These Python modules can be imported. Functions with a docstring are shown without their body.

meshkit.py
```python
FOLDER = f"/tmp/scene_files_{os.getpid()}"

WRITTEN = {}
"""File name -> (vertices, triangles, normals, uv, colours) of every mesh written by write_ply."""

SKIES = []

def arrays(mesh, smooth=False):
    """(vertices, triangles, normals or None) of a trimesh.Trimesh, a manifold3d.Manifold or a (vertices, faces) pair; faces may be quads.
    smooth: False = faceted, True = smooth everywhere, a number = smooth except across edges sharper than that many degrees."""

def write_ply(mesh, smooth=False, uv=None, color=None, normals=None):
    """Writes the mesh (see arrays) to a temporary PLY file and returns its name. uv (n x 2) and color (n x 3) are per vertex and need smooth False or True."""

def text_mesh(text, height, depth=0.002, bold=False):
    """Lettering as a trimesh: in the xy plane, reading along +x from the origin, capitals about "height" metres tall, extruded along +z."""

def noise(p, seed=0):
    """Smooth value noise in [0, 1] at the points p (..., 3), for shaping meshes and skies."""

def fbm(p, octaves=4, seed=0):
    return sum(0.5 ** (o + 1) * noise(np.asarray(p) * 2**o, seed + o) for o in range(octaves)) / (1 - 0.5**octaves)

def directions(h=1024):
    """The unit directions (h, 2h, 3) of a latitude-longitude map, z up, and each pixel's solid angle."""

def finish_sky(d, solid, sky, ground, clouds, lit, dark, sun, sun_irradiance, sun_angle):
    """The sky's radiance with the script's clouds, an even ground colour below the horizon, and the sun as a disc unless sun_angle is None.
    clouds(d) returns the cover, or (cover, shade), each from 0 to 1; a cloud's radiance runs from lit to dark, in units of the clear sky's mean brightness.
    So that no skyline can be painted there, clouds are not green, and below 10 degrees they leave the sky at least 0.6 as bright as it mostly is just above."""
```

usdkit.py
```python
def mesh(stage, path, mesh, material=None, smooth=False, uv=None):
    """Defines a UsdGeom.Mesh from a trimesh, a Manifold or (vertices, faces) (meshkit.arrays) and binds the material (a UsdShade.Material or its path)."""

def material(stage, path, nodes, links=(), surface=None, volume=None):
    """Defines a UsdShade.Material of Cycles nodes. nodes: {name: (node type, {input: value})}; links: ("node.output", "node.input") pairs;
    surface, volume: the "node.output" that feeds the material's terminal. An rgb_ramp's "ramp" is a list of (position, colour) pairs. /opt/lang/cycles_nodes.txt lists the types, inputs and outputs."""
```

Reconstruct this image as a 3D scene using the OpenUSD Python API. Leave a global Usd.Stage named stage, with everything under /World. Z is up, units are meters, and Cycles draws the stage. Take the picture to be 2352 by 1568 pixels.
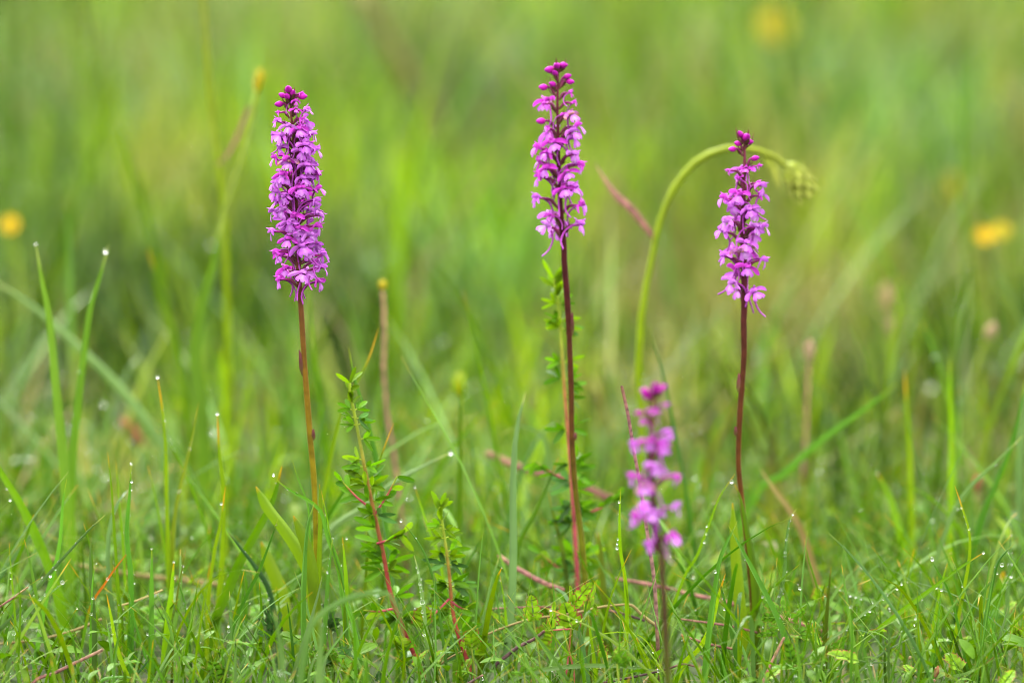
import math, numpy as np, trimesh, usdkit, meshkit
from pxr import Usd, UsdGeom, UsdLux, UsdShade, Gf, Sdf, Vt

stage = Usd.Stage.CreateInMemory()
UsdGeom.SetStageUpAxis(stage, UsdGeom.Tokens.z)
UsdGeom.SetStageMetersPerUnit(stage, 1.0)
UsdGeom.Xform.Define(stage, '/World')
UsdGeom.Scope.Define(stage, '/World/Looks')
rng = np.random.default_rng(7)

# ---------------------------------------------------------------- camera, sky, sun, exposure
W, H = 2352.0, 1568.0                      # picture coordinates used for measuring
FOCAL, APER = 200.0, 36.0
CAMZ, PITCH, FOCUS, FSTOP, EXPOSURE = 0.45, 7.35, 2.345, 5.2, 3.12
SUN_EL, SUN_AZ = math.radians(55), math.radians(-35)   # azimuth = atan2(x, y)
cam = UsdGeom.Camera.Define(stage, '/World/camera')
cam.CreateFocalLengthAttr(FOCAL)
cam.CreateHorizontalApertureAttr(APER)
cam.CreateVerticalApertureAttr(APER * 682 / 1024)
cam.CreateFStopAttr(FSTOP)
cam.CreateFocusDistanceAttr(FOCUS)
cam.CreateExposureAttr(EXPOSURE)
cam.CreateClippingRangeAttr(Gf.Vec2f(0.05, 2000))
cx = UsdGeom.Xformable(cam)
cx.AddTranslateOp().Set(Gf.Vec3d(0, 0, CAMZ))
cx.AddRotateXOp().Set(90.0 - PITCH)

sky = UsdLux.DomeLight.Define(stage, '/World/sky')
sky.CreateIntensityAttr(1.0)
skymat = usdkit.material(stage, '/World/Looks/overcast_sky', {
    'sky': ('sky_texture', {'sky_type': 'single_scattering', 'sun_disc': False, 'sun_elevation': SUN_EL, 'sun_rotation': SUN_AZ}),
    'co': ('texture_coordinate', {}),
    'map': ('mapping', {'scale': (1.0, 1.0, 2.2)}),
    'n': ('noise_texture', {'scale': 2.2, 'detail': 6.0, 'roughness': 0.55}),
    'ramp': ('rgb_ramp', {'ramp': [(0.25, (0.80, 0.80, 0.80)), (0.7, (0.97, 0.97, 0.97))]}),
    'cl': ('rgb_ramp', {'ramp': [(0.2, (6.6, 6.4, 6.0)), (0.8, (10.4, 10.1, 9.6))]}),
    'mix': ('mix', {}), 'sz': ('separate_xyz', {}), 'zen': ('map_range', {'from_min': 0.0, 'from_max': 1.0, 'to_min': 0.42, 'to_max': 1.12}), 'cmul': ('mix', {'mix_type': 'multiply', 'fac': 1.0}),
    'bg': ('background_shader', {'strength': 0.1}),
}, [('co.generated', 'map.vector'), ('map.vector', 'n.vector'), ('n.fac', 'ramp.fac'), ('n.fac', 'cl.fac'), ('ramp.color', 'mix.fac'),
    ('sky.color', 'mix.color1'), ('co.generated', 'sz.vector'), ('sz.z', 'zen.value'), ('cl.color', 'cmul.color1'), ('zen.result', 'cmul.color2'), ('cmul.color', 'mix.color2'), ('mix.color', 'bg.color')], surface='bg.background')
UsdShade.MaterialBindingAPI.Apply(sky.GetPrim()).Bind(skymat)
sky.GetPrim().SetCustomDataByKey('kind', 'structure')
sun = UsdLux.DistantLight.Define(stage, '/World/sun')
sun.CreateIntensityAttr(0.4)
sun.CreateAngleAttr(14.0)
sun.CreateColorAttr(Gf.Vec3f(1.0, 0.97, 0.92))
sun.GetPrim().CreateAttribute('inputs:normalize', Sdf.ValueTypeNames.Bool).Set(True)
sx = UsdGeom.Xformable(sun)
sx.AddRotateZOp().Set(-math.degrees(SUN_AZ))
sx.AddRotateXOp().Set(-(90.0 - math.degrees(SUN_EL)))   # -z turned towards the ground, away from azimuth SUN_AZ

# ---------------------------------------------------------------- measuring helpers
_p = math.radians(PITCH)
FWD = np.array([0, math.cos(_p), -math.sin(_p)]); UPV = np.array([0, math.sin(_p), math.cos(_p)]); RIGHT = np.array([1.0, 0, 0])

def at(px, py, Y):
    """The point of the place at distance Y (metres along world y) that stands at (px, py) of the measured photograph."""
    d = FWD + RIGHT * (px / W - 0.5) * APER / FOCAL - UPV * (py / H - 0.5) * (APER * 682 / 1024) / FOCAL
    return np.array([0, 0, CAMZ]) + d * (Y / d[1])

def mpp(Y):
    return Y * APER / FOCAL / W

CROPS = {'a': (0, 1045.3), 'b': (784, 1045.3), 'c': (1568, 1045.3), 'd': (0, 522.7), 'e': (784, 522.7), 'g': (1568, 522.7)}
def full(crop, pts):
    if crop == 'f':
        return [tuple(map(float, p)) for p in pts]
    ox, oy = CROPS[crop]
    return [(ox + p[0] / 3.0, oy + p[1] / 3.0) for p in pts]

def ground_z(x, y):
    x, y = np.asarray(x, float), np.asarray(y, float)
    p = np.stack([x * 3.1, y * 3.1, np.zeros_like(x)], -1)
    return 0.03 * (meshkit.fbm(p, 3, 4) - 0.55)

def spline(pts, n):
    """Catmull-Rom through pts (k x d), n samples, near even in arc length."""
    p = np.asarray(pts, float)
    if len(p) == 2:
        t = np.linspace(0, 1, n)[:, None]
        return p[0] * (1 - t) + p[1] * t
    q = np.vstack([2 * p[0] - p[1], p, 2 * p[-1] - p[-2]])
    out = []
    for i in range(1, len(q) - 2):
        t = np.linspace(0, 1, 16, endpoint=False)[:, None]
        a, b, c, d = q[i - 1], q[i], q[i + 1], q[i + 2]
        out.append(0.5 * (2 * b + (c - a) * t + (2 * a - 5 * b + 4 * c - d) * t ** 2 + (3 * b - a - 3 * c + d) * t ** 3))
    out = np.vstack(out + [p[-1:]])
    s = np.concatenate([[0], np.cumsum(np.linalg.norm(np.diff(out, axis=0), axis=1))])
    u = np.linspace(0, s[-1], n)
    return np.stack([np.interp(u, s, out[:, k]) for k in range(p.shape[1])], 1)

def unit(v):
    v = np.asarray(v, float)
    return v / np.maximum(np.linalg.norm(v, axis=-1, keepdims=True), 1e-12)

def grid_faces(r, c, wrap=False):
    f = []
    cc = c if wrap else c - 1
    i, j = np.meshgrid(np.arange(r - 1), np.arange(cc), indexing='ij')
    a = i * c + j; b = i * c + (j + 1) % c
    q = np.stack([a, b, b + c, a + c], -1).reshape(-1, 4)
    return np.vstack([q[:, [0, 1, 2]], q[:, [0, 2, 3]]])

def tube(P, R, n=8):
    """A round tube along P (k x 3) with radii R; uv = (around, along)."""
    P = np.asarray(P, float); k = len(P); R = np.broadcast_to(np.asarray(R, float), (k,))
    T = unit(np.gradient(P, axis=0))
    ref = np.array([0.31, 0.9, 0.17]) if abs(T[0] @ np.array([0, 1, 0])) < 0.9 else np.array([1.0, 0, 0])
    A = unit(ref - (T @ ref)[:, None] * T); B = np.cross(T, A)
    th = np.linspace(0, 2 * np.pi, n, endpoint=False)
    v = P[:, None] + R[:, None, None] * (A[:, None] * np.cos(th)[None, :, None] + B[:, None] * np.sin(th)[None, :, None])
    v = v.reshape(-1, 3); f = grid_faces(k, n, True)
    uv = np.stack([np.tile(th / 6.2832, k), np.repeat(np.linspace(0, 1, k), n)], 1)
    v = np.vstack([v, P[:1] - T[:1] * R[0] * 0.3, P[-1:] + T[-1:] * R[-1] * 0.6]); uv = np.vstack([uv, [[0, 0], [0, 1]]])
    j = np.arange(n)
    f = np.vstack([f, np.stack([(j + 1) % n, j, np.full(n, k * n)], 1), np.stack([(k - 1) * n + j, (k - 1) * n + (j + 1) % n, np.full(n, k * n + 1)], 1)])
    return v, f, uv

def ribbon(P, Wd, side, fold=0.3, across=5, roll=0.0):
    """A grass-like leaf along P with widths Wd; side = the widthwise direction(s); fold = depth of its channel over half its width."""
    P = np.asarray(P, float); k = len(P); T = unit(np.gradient(P, axis=0))
    S = np.broadcast_to(np.asarray(side, float), (k, 3)); S = unit(S - (S * T).sum(1, keepdims=True) * T); N = np.cross(T, S)
    u = np.linspace(-1, 1, across)
    fo = np.broadcast_to(np.asarray(fold, float), (k,))
    v = P[:, None] + 0.5 * np.asarray(Wd)[:, None, None] * (S[:, None] * u[None, :, None] + N[:, None] * (fo[:, None] * (np.abs(u) ** 1.4)[None, :] )[..., None])
    uv = np.stack([np.tile((u + 1) / 2, k), np.repeat(np.linspace(0, 1, k), across)], 1)
    return v.reshape(-1, 3), grid_faces(k, across), uv

def join(parts):
    vs, fs, us, n = [], [], [], 0
    for v, f, u in parts:
        vs.append(v); fs.append(f + n); us.append(u); n += len(v)
    return np.vstack(vs), np.vstack(fs), np.vstack(us)

def ellipsoid(c, r, axis=None, sub=2, point=0.0):
    s = trimesh.creation.icosphere(subdivisions=sub)
    v = np.array(s.vertices)
    if point:
        v[:, :2] *= (1 - point * np.clip(v[:, 2:], 0, 1) ** 2)
        v[:, 2] += point * 0.35 * np.clip(v[:, 2], 0, 1) ** 3
    uv = np.stack([np.arctan2(v[:, 1], v[:, 0]) / 6.2832 + 0.5, v[:, 2] * 0.5 + 0.5], 1)
    v = v * np.asarray(r, float)
    if axis is not None:
        z = unit(axis); x = unit(np.cross([0.2, 1, 0.1], z)); y = np.cross(z, x)
        v = v[:, :1] * x + v[:, 1:2] * y + v[:, 2:] * z
    return v + np.asarray(c), np.array(s.faces), uv

# ---------------------------------------------------------------- naming
_used = {}
def numbered(parent, name):
    key = (parent, name); n = _used.get(key, 0); _used[key] = n + 1
    return f'{parent}/{name}' + (f'_{n:03d}' if n else '')

def path_of(p):
    return '/World' if p is None else str(p.GetPath())

def obj(name, m, mat, parent=None, label=None, kind=None):
    v, f, uv = m
    p = numbered(path_of(parent), name)
    prim = usdkit.mesh(stage, p, (v, f), mat, smooth=True, uv=uv).GetPrim()
    if label: prim.SetCustomDataByKey('label', label)
    if kind: prim.SetCustomDataByKey('kind', kind)
    return prim

def tag(prim, label, cat=None, group=None, kind=None):
    for k, v in (('label', label), ('category', cat), ('group', group), ('kind', kind)):
        if v: prim.SetCustomDataByKey(k, v)
    return prim

def thing(name, label, cat, base, group=None):
    x = UsdGeom.Xform.Define(stage, numbered('/World', name))
    x.AddTranslateOp().Set(Gf.Vec3d(*map(float, base)))
    p = x.GetPrim(); tag(p, label, cat, group)
    p_base[str(p.GetPath())] = np.asarray(base, float)
    return p
p_base = {}

def part(root, name, m, mat, parent=None, label=None, kind=None):
    v, f, uv = m
    return obj(name, (v - p_base[str(root.GetPath())], f, uv), mat, parent or root, label, kind)

# ---------------------------------------------------------------- materials
def look(name):
    return numbered('/World/Looks', name)

DARKER = 0.68
def dim(c):
    return None if c is None else tuple(x * DARKER * y for x, y in zip(c, (0.86, 1.0, 0.72)))

def leaf_mat(name, c1, c2, tip=None, trans=0.27, rough=0.5, vary=0.36, tip_at=0.93, veins=30.0, base=None, bump=0.25, island=True, spec=0.10, bstop=(0.0, 0.45), patchy=False):
    """A plant surface: colour between c1 and c2 by island, instance and noise, a base and a tip colour along the leaf, fine ribs, light shining through."""
    c1, c2, tip, base = tuple(x * 0.7 for x in dim(c1)), dim(c2), dim(tip), dim(base)
    stops = [(0.0, (0, 0, 0)), (tip_at, (0, 0, 0)), (min(tip_at + 0.06, 1), (1, 1, 1))]
    n = {
        'geo': ('geometry', {}), 'oi': ('object_info', {}), 'uv': ('attribute', {'attribute': 'st'}), 'sep': ('separate_xyz', {}),
        'add': ('math', {'math_type': 'add'}), 'fr': ('math', {'math_type': 'fraction'}),
        'noise': ('noise_texture', {'scale': 55.0, 'detail': 3.0}),
        'nm': ('math', {'math_type': 'multiply_add', 'value2': 1.0, 'value3': -0.5}),
        'add2': ('math', {'math_type': 'add', 'use_clamp': True}),
        'mix': ('mix', {'color1': c1, 'color2': c2}),
        'hsv': ('hsv', {'saturation': 1.0}),
        'vr': ('map_range', {'from_min': 0.0, 'from_max': 1.0, 'to_min': 1.0 - vary, 'to_max': 1.0 + vary}),
        'wn': ('white_noise_texture', {'dimensions': '1D'}),
        'tr': ('rgb_ramp', {'ramp': stops}), 'tm': ('mix', {'color2': tip or c2}),
        'rib': ('math', {'math_type': 'multiply', 'value2': veins}), 'sin': ('math', {'math_type': 'sine'}),
        'bump': ('bump', {'strength': bump, 'distance': 0.0002}),
        'p': ('principled_bsdf', {'roughness': rough, 'specular_ior_level': spec}),
        't': ('translucent_bsdf', {}), 'bright': ('hsv', {'value': 1.25, 'saturation': 1.12, 'hue': 0.5}), 'm': ('mix_closure', {'fac': trans}),
    }
    l = [('uv.vector', 'sep.vector'), ('geo.random_per_island' if island else 'oi.random', 'add.value1'), ('oi.random', 'add.value2'), ('add.value', 'fr.value1'), ('geo.position', 'noise.vector'),
         ('noise.fac', 'nm.value1'), ('nm.value', 'add2.value1'), ('fr.value', 'add2.value2'), ('add2.value', 'mix.fac'),
         ('fr.value', 'wn.w'), ('wn.value', 'vr.value'), ('mix.color', 'hsv.color'), ('vr.result', 'hsv.value'),
         ('sep.y', 'tr.fac'), ('tr.color', 'tm.fac'), ('hsv.color', 'tm.color1'),
         ('sep.x', 'rib.value1'), ('rib.value', 'sin.value1'), ('sin.value', 'bump.height'), ('bump.normal', 'p.normal'),
         ('tm.color', 'p.base_color'), ('tm.color', 'bright.color'), ('bright.color', 't.color'), ('p.BSDF', 'm.closure1'), ('t.BSDF', 'm.closure2')]
    if patchy:      # the sward changes in brightness and dryness from patch to patch
        n.update({'pmap': ('mapping', {'scale': (1.0, 0.42, 0.6)}), 'pn': ('noise_texture', {'scale': 8.5, 'detail': 2.0, 'roughness': 0.6}), 'pr': ('map_range', {'from_min': 0.34, 'from_max': 0.66, 'to_min': 0.36, 'to_max': 1.66}),
                  'pmul': ('math', {'math_type': 'multiply'}), 'qmap': ('mapping', {'scale': (1.0, 0.42, 0.6), 'location': (7.3, 3.1, 1.7)}), 'qn': ('noise_texture', {'scale': 10.0, 'detail': 2.0, 'roughness': 0.6}),
                  'qr': ('rgb_ramp', {'ramp': [(0.53, (0, 0, 0)), (0.66, (0.85, 0.85, 0.85))]}), 'qm': ('mix', {'color2': dim((0.20, 0.165, 0.070))})})
        l = [x for x in l if x not in (('vr.result', 'hsv.value'), ('mix.color', 'hsv.color'))] + [('geo.position', 'pmap.vector'), ('pmap.vector', 'pn.vector'), ('pn.fac', 'pr.value'), ('pr.result', 'pmul.value1'), ('vr.result', 'pmul.value2'), ('pmul.value', 'hsv.value'),
              ('geo.position', 'qmap.vector'), ('qmap.vector', 'qn.vector'), ('qn.fac', 'qr.fac'), ('qr.color', 'qm.fac'), ('mix.color', 'qm.color1'), ('qm.color', 'hsv.color')]
    if base is not None:
        n['br'] = ('rgb_ramp', {'ramp': [(bstop[0], (1, 1, 1)), (bstop[1], (0, 0, 0))]}); n['bm'] = ('mix', {'color2': base})
        l = [x for x in l if x != ('hsv.color', 'tm.color1')] + [('sep.y', 'br.fac'), ('br.color', 'bm.fac'), ('hsv.color', 'bm.color1'), ('bm.color', 'tm.color1')]
    return usdkit.material(stage, look(name), n, l, surface='m.closure')

def ramp_mat(name, ramp, axis='y', rough=0.45, trans=0.0, noise=0.35, scale=220.0, bump=0.3, spec=0.07):
    """A stem or a petal whose colour runs along (y) or across (x) its surface, with mottling."""
    ramp = [(a, tuple(x * 0.70 for x in c)) for a, c in ramp]
    n = {
        'uv': ('attribute', {'attribute': 'st'}), 'sep': ('separate_xyz', {}), 'geo': ('geometry', {}), 'oi': ('object_info', {}),
        'r': ('rgb_ramp', {'ramp': ramp}), 'noise': ('noise_texture', {'scale': scale, 'detail': 3.0}),
        'mr': ('map_range', {'from_min': 0.3, 'from_max': 0.7, 'to_min': 1.0 - noise, 'to_max': 1.0 + noise}),
        'or': ('map_range', {'to_min': 0.86, 'to_max': 1.14}), 'mul': ('math', {'math_type': 'multiply'}),
        'hsv': ('hsv', {}), 'bump': ('bump', {'strength': bump, 'distance': 0.0003}),
        'p': ('principled_bsdf', {'roughness': rough, 'specular_ior_level': spec}), 't': ('translucent_bsdf', {}), 'm': ('mix_closure', {'fac': trans}),
    }
    l = [('uv.vector', 'sep.vector'), (f'sep.{axis}', 'r.fac'), ('geo.position', 'noise.vector'), ('noise.fac', 'mr.value'), ('oi.random', 'or.value'),
         ('mr.result', 'mul.value1'), ('or.result', 'mul.value2'), ('mul.value', 'hsv.value'), ('r.color', 'hsv.color'), ('hsv.color', 'p.base_color'), ('hsv.color', 't.color'),
         ('noise.fac', 'bump.height'), ('bump.normal', 'p.normal'), ('p.BSDF', 'm.closure1'), ('t.BSDF', 'm.closure2')]
    return usdkit.material(stage, look(name), n, l, surface='m.closure')

ORANGE = (0.40, 0.20, 0.02)
M = {
    'green': leaf_mat('green_leaf', (0.075, 0.165, 0.005), (0.140, 0.240, 0.007), ORANGE),
    'bluegreen': leaf_mat('blue_green_leaf', (0.058, 0.150, 0.022), (0.098, 0.205, 0.034), (0.2, 0.22, 0.03)),
    'lime': leaf_mat('lime_leaf', (0.12, 0.22, 0.004), (0.17, 0.265, 0.006), (0.25, 0.24, 0.03), trans=0.45),
    'yellowgreen': leaf_mat('yellow_green_leaf', (0.115, 0.200, 0.004), (0.185, 0.265, 0.006), ORANGE, tip_at=0.88),
    'olive': leaf_mat('olive_leaf', (0.080, 0.120, 0.012), (0.13, 0.150, 0.018), (0.22, 0.17, 0.02)),
    'pale': leaf_mat('pale_dewy_leaf', (0.10, 0.175, 0.055), (0.15, 0.22, 0.085), (0.30, 0.28, 0.10), rough=0.3),
    'dark': leaf_mat('dark_leaf', (0.020, 0.062, 0.020), (0.038, 0.090, 0.028), (0.1, 0.1, 0.03)),
    'redtip': leaf_mat('red_tipped_leaf', (0.36, 0.09, 0.012), (0.42, 0.12, 0.015), (0.38, 0.07, 0.02), base=(0.08, 0.16, 0.01), trans=0.3, bstop=(0.5, 0.72)),
    'straw': leaf_mat('dry_straw', (0.24, 0.15, 0.065), (0.36, 0.25, 0.13), (0.36, 0.26, 0.15), trans=0.15, rough=0.6),
    'orchidleaf': leaf_mat('orchid_leaf', (0.085, 0.150, 0.008), (0.120, 0.170, 0.010), (0.30, 0.17, 0.03), tip_at=0.95, veins=60.0, trans=0.4),
    'meadow': leaf_mat('meadow_green', (0.046, 0.115, 0.008), (0.118, 0.195, 0.014), (0.22, 0.20, 0.05), vary=0.4, patchy=True),
    'meadowblue': leaf_mat('meadow_grey_green', (0.058, 0.125, 0.028), (0.120, 0.195, 0.060), (0.22, 0.2, 0.05), vary=0.3, rough=0.3, spec=0.3, patchy=True),
    'meadowlime': leaf_mat('meadow_lime', (0.10, 0.185, 0.004), (0.17, 0.23, 0.010), (0.24, 0.22, 0.03), vary=0.3, trans=0.4, patchy=True),
    'meadowdark': leaf_mat('meadow_dark_green', (0.018, 0.050, 0.006), (0.045, 0.085, 0.010), (0.1, 0.1, 0.02), vary=0.4, trans=0.2),
    'softgreen': leaf_mat('soft_grey_green_leaf', (0.085, 0.16, 0.022), (0.11, 0.18, 0.03), (0.26, 0.27, 0.10), base=(0.13, 0.23, 0.008)),
    'meadowdry': leaf_mat('meadow_dry', (0.13, 0.10, 0.035), (0.26, 0.20, 0.10), (0.3, 0.22, 0.12), vary=0.3, trans=0.2, rough=0.6),
    'herb': leaf_mat('small_herb_leaf', (0.050, 0.135, 0.005), (0.125, 0.225, 0.007), (0.12, 0.14, 0.02), vary=0.3, bump=0.15, veins=18.0),
    'bushleaf': leaf_mat('toothed_leaflet', (0.075, 0.185, 0.012), (0.115, 0.235, 0.016), (0.1, 0.17, 0.03), trans=0.3, island=False, rough=0.35),
    'bushtop': leaf_mat('young_leaflet', (0.120, 0.215, 0.008), (0.160, 0.250, 0.012), (0.17, 0.25, 0.02), trans=0.4, island=False),
    'bushdark': leaf_mat('blue_leaflet', (0.075, 0.165, 0.050), (0.105, 0.200, 0.07), (0.1, 0.15, 0.08), trans=0.25, island=False, rough=0.3),
}
M['herbred'] = ramp_mat('red_edged_leaf', [(0.0, (0.12, 0.24, 0.006)), (0.82, (0.13, 0.25, 0.006)), (0.93, (0.21, 0.05, 0.03)), (1.0, (0.22, 0.03, 0.04))], axis='x', trans=0.35, noise=0.4, scale=300)
M['herbdark'] = ramp_mat('dark_edged_leaf', [(0.0, (0.036, 0.10, 0.016)), (0.85, (0.036, 0.095, 0.022)), (1.0, (0.12, 0.06, 0.06))], axis='x', trans=0.25, noise=0.4, scale=300)
M['herbmid'] = ramp_mat('mid_edged_leaf', [(0.0, (0.06, 0.16, 0.006)), (0.86, (0.065, 0.165, 0.006)), (1.0, (0.16, 0.06, 0.03))], axis='x', trans=0.3, noise=0.4, scale=300)
M['petal'] = ramp_mat('pink_purple_petal', [(0.0, (0.40, 0.045, 0.40)), (0.5, (0.46, 0.115, 0.55)), (1.0, (0.42, 0.085, 0.55))], trans=0.3, noise=0.12, scale=500, bump=0.15, rough=0.5)
M['petaldeep'] = ramp_mat('magenta_petal', [(0.0, (0.29, 0.008, 0.19)), (0.5, (0.42, 0.014, 0.33)), (1.0, (0.36, 0.012, 0.32))], trans=0.25, noise=0.12, scale=500, bump=0.15, rough=0.45)
M['petalmid'] = ramp_mat('purple_petal', [(0.0, (0.40, 0.018, 0.34)), (0.5, (0.45, 0.040, 0.44)), (1.0, (0.43, 0.035, 0.45))], trans=0.3, noise=0.12, scale=500, bump=0.15, rough=0.5)
M['lip'] = ramp_mat('pale_centred_lip', [(0.0, (0.40, 0.075, 0.51)), (0.28, (0.45, 0.12, 0.56)), (0.5, (0.51, 0.20, 0.60)), (0.72, (0.45, 0.12, 0.56)), (1.0, (0.40, 0.075, 0.51))], axis='x', trans=0.3, noise=0.14, scale=450, bump=0.2, rough=0.5)
M['lipmid'] = ramp_mat('purple_lip', [(0.0, (0.47, 0.05, 0.44)), (0.5, (0.56, 0.15, 0.56)), (1.0, (0.47, 0.05, 0.44))], axis='x', trans=0.3, noise=0.14, scale=450, bump=0.2, rough=0.5)
M['petalpale'] = ramp_mat('lilac_petal', [(0.0, (0.43, 0.07, 0.45)), (0.5, (0.50, 0.17, 0.59)), (1.0, (0.47, 0.13, 0.60))], trans=0.3, noise=0.14, scale=500, bump=0.15, rough=0.5)
M['lippale'] = ramp_mat('lilac_lip', [(0.0, (0.44, 0.11, 0.55)), (0.28, (0.49, 0.16, 0.60)), (0.5, (0.55, 0.28, 0.64)), (0.72, (0.49, 0.16, 0.60)), (1.0, (0.44, 0.11, 0.55))], axis='x', trans=0.3, noise=0.18, scale=450, bump=0.2, rough=0.5)
M['petalfaded'] = ramp_mat('browning_petal', [(0.0, (0.42, 0.08, 0.38)), (0.6, (0.46, 0.16, 0.44)), (0.9, (0.40, 0.17, 0.16)), (1.0, (0.30, 0.12, 0.03))], trans=0.25, noise=0.3, scale=500, bump=0.2, rough=0.55)
M['spur'] = ramp_mat('spur_purple', [(0.0, (0.30, 0.03, 0.28)), (1.0, (0.36, 0.06, 0.40))], noise=0.15, rough=0.4, trans=0.1)
M['ovary'] = ramp_mat('ovary_maroon', [(0.0, (0.085, 0.035, 0.025)), (0.5, (0.095, 0.013, 0.045)), (1.0, (0.20, 0.012, 0.13))], noise=0.25, rough=0.4)
M['bract'] = ramp_mat('bract_maroon', [(0.0, (0.09, 0.075, 0.02)), (0.5, (0.10, 0.04, 0.03)), (1.0, (0.14, 0.035, 0.05))], noise=0.25, trans=0.2)
M['pinkstalk'] = ramp_mat('pinkish_dry_stalk', [(0.0, (0.12, 0.055, 0.040)), (0.6, (0.16, 0.072, 0.062)), (1.0, (0.20, 0.12, 0.07))], noise=0.5, scale=400, rough=0.6, bump=0.6)
M['twig'] = ramp_mat('dark_twig', [(0.0, (0.045, 0.025, 0.025)), (0.5, (0.065, 0.038, 0.035)), (1.0, (0.10, 0.055, 0.04))], noise=0.7, scale=350, rough=0.7, bump=1.0)
M['brownstalk'] = ramp_mat('brown_dry_stalk', [(0.0, (0.10, 0.05, 0.03)), (0.5, (0.15, 0.085, 0.07)), (0.9, (0.14, 0.06, 0.06)), (1.0, (0.10, 0.05, 0.03))], noise=0.6, scale=500, rough=0.6, bump=0.6)
M['redstem'] = ramp_mat('red_stem', [(0.0, (0.16, 0.02, 0.022)), (0.45, (0.18, 0.03, 0.022)), (0.7, (0.17, 0.10, 0.02)), (0.85, (0.15, 0.19, 0.02)), (1.0, (0.15, 0.23, 0.01))], noise=0.3, rough=0.4)
M['pinkstem'] = ramp_mat('pink_stem', [(0.0, (0.24, 0.035, 0.05)), (0.45, (0.26, 0.055, 0.06)), (0.72, (0.20, 0.085, 0.03)), (0.85, (0.16, 0.20, 0.02)), (1.0, (0.14, 0.22, 0.01))], noise=0.3, rough=0.4)
M['greenstem'] = ramp_mat('green_stem', [(0.0, (0.085, 0.14, 0.02)), (1.0, (0.13, 0.17, 0.02))], noise=0.25)
M['limestem'] = ramp_mat('lime_stem', [(0.0, (0.115, 0.22, 0.003)), (0.5, (0.20, 0.305, 0.003)), (1.0, (0.20, 0.24, 0.02))], noise=0.15, trans=0.15)
M['palebud'] = ramp_mat('pale_green_bud', [(0.0, (0.17, 0.22, 0.015)), (1.0, (0.30, 0.32, 0.06))], noise=0.4, scale=260, trans=0.2)
M['tanbud'] = ramp_mat('tan_seed_head', [(0.0, (0.17, 0.13, 0.05)), (1.0, (0.24, 0.18, 0.09))], noise=0.4, scale=200, rough=0.7)
M['rustbud'] = ramp_mat('rust_seed_head', [(0.0, (0.13, 0.07, 0.03)), (1.0, (0.20, 0.075, 0.035))], noise=0.5, scale=300, rough=0.7)
M['pinkbud'] = ramp_mat('dusty_pink_bud', [(0.0, (0.14, 0.13, 0.05)), (1.0, (0.24, 0.15, 0.10))], noise=0.3, scale=200)
M['yellow'] = ramp_mat('yellow_petal', [(0.0, (0.52, 0.31, 0.004)), (1.0, (0.52, 0.36, 0.006))], noise=0.12, trans=0.25)
M['yellowdull'] = ramp_mat('dull_yellow_petal', [(0.0, (0.36, 0.28, 0.008)), (1.0, (0.38, 0.31, 0.02))], noise=0.15, trans=0.25)
M['orangeeye'] = ramp_mat('orange_flower_eye', [(0.0, (0.45, 0.19, 0.004)), (1.0, (0.5, 0.24, 0.004))], noise=0.3)
M['dew'] = usdkit.material(stage, look('dew_water'), {'p': ('principled_bsdf', {'base_color': (1, 1, 1), 'roughness': 0.0, 'ior': 1.333, 'transmission_weight': 1.0})}, [], surface='p.BSDF')
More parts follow.
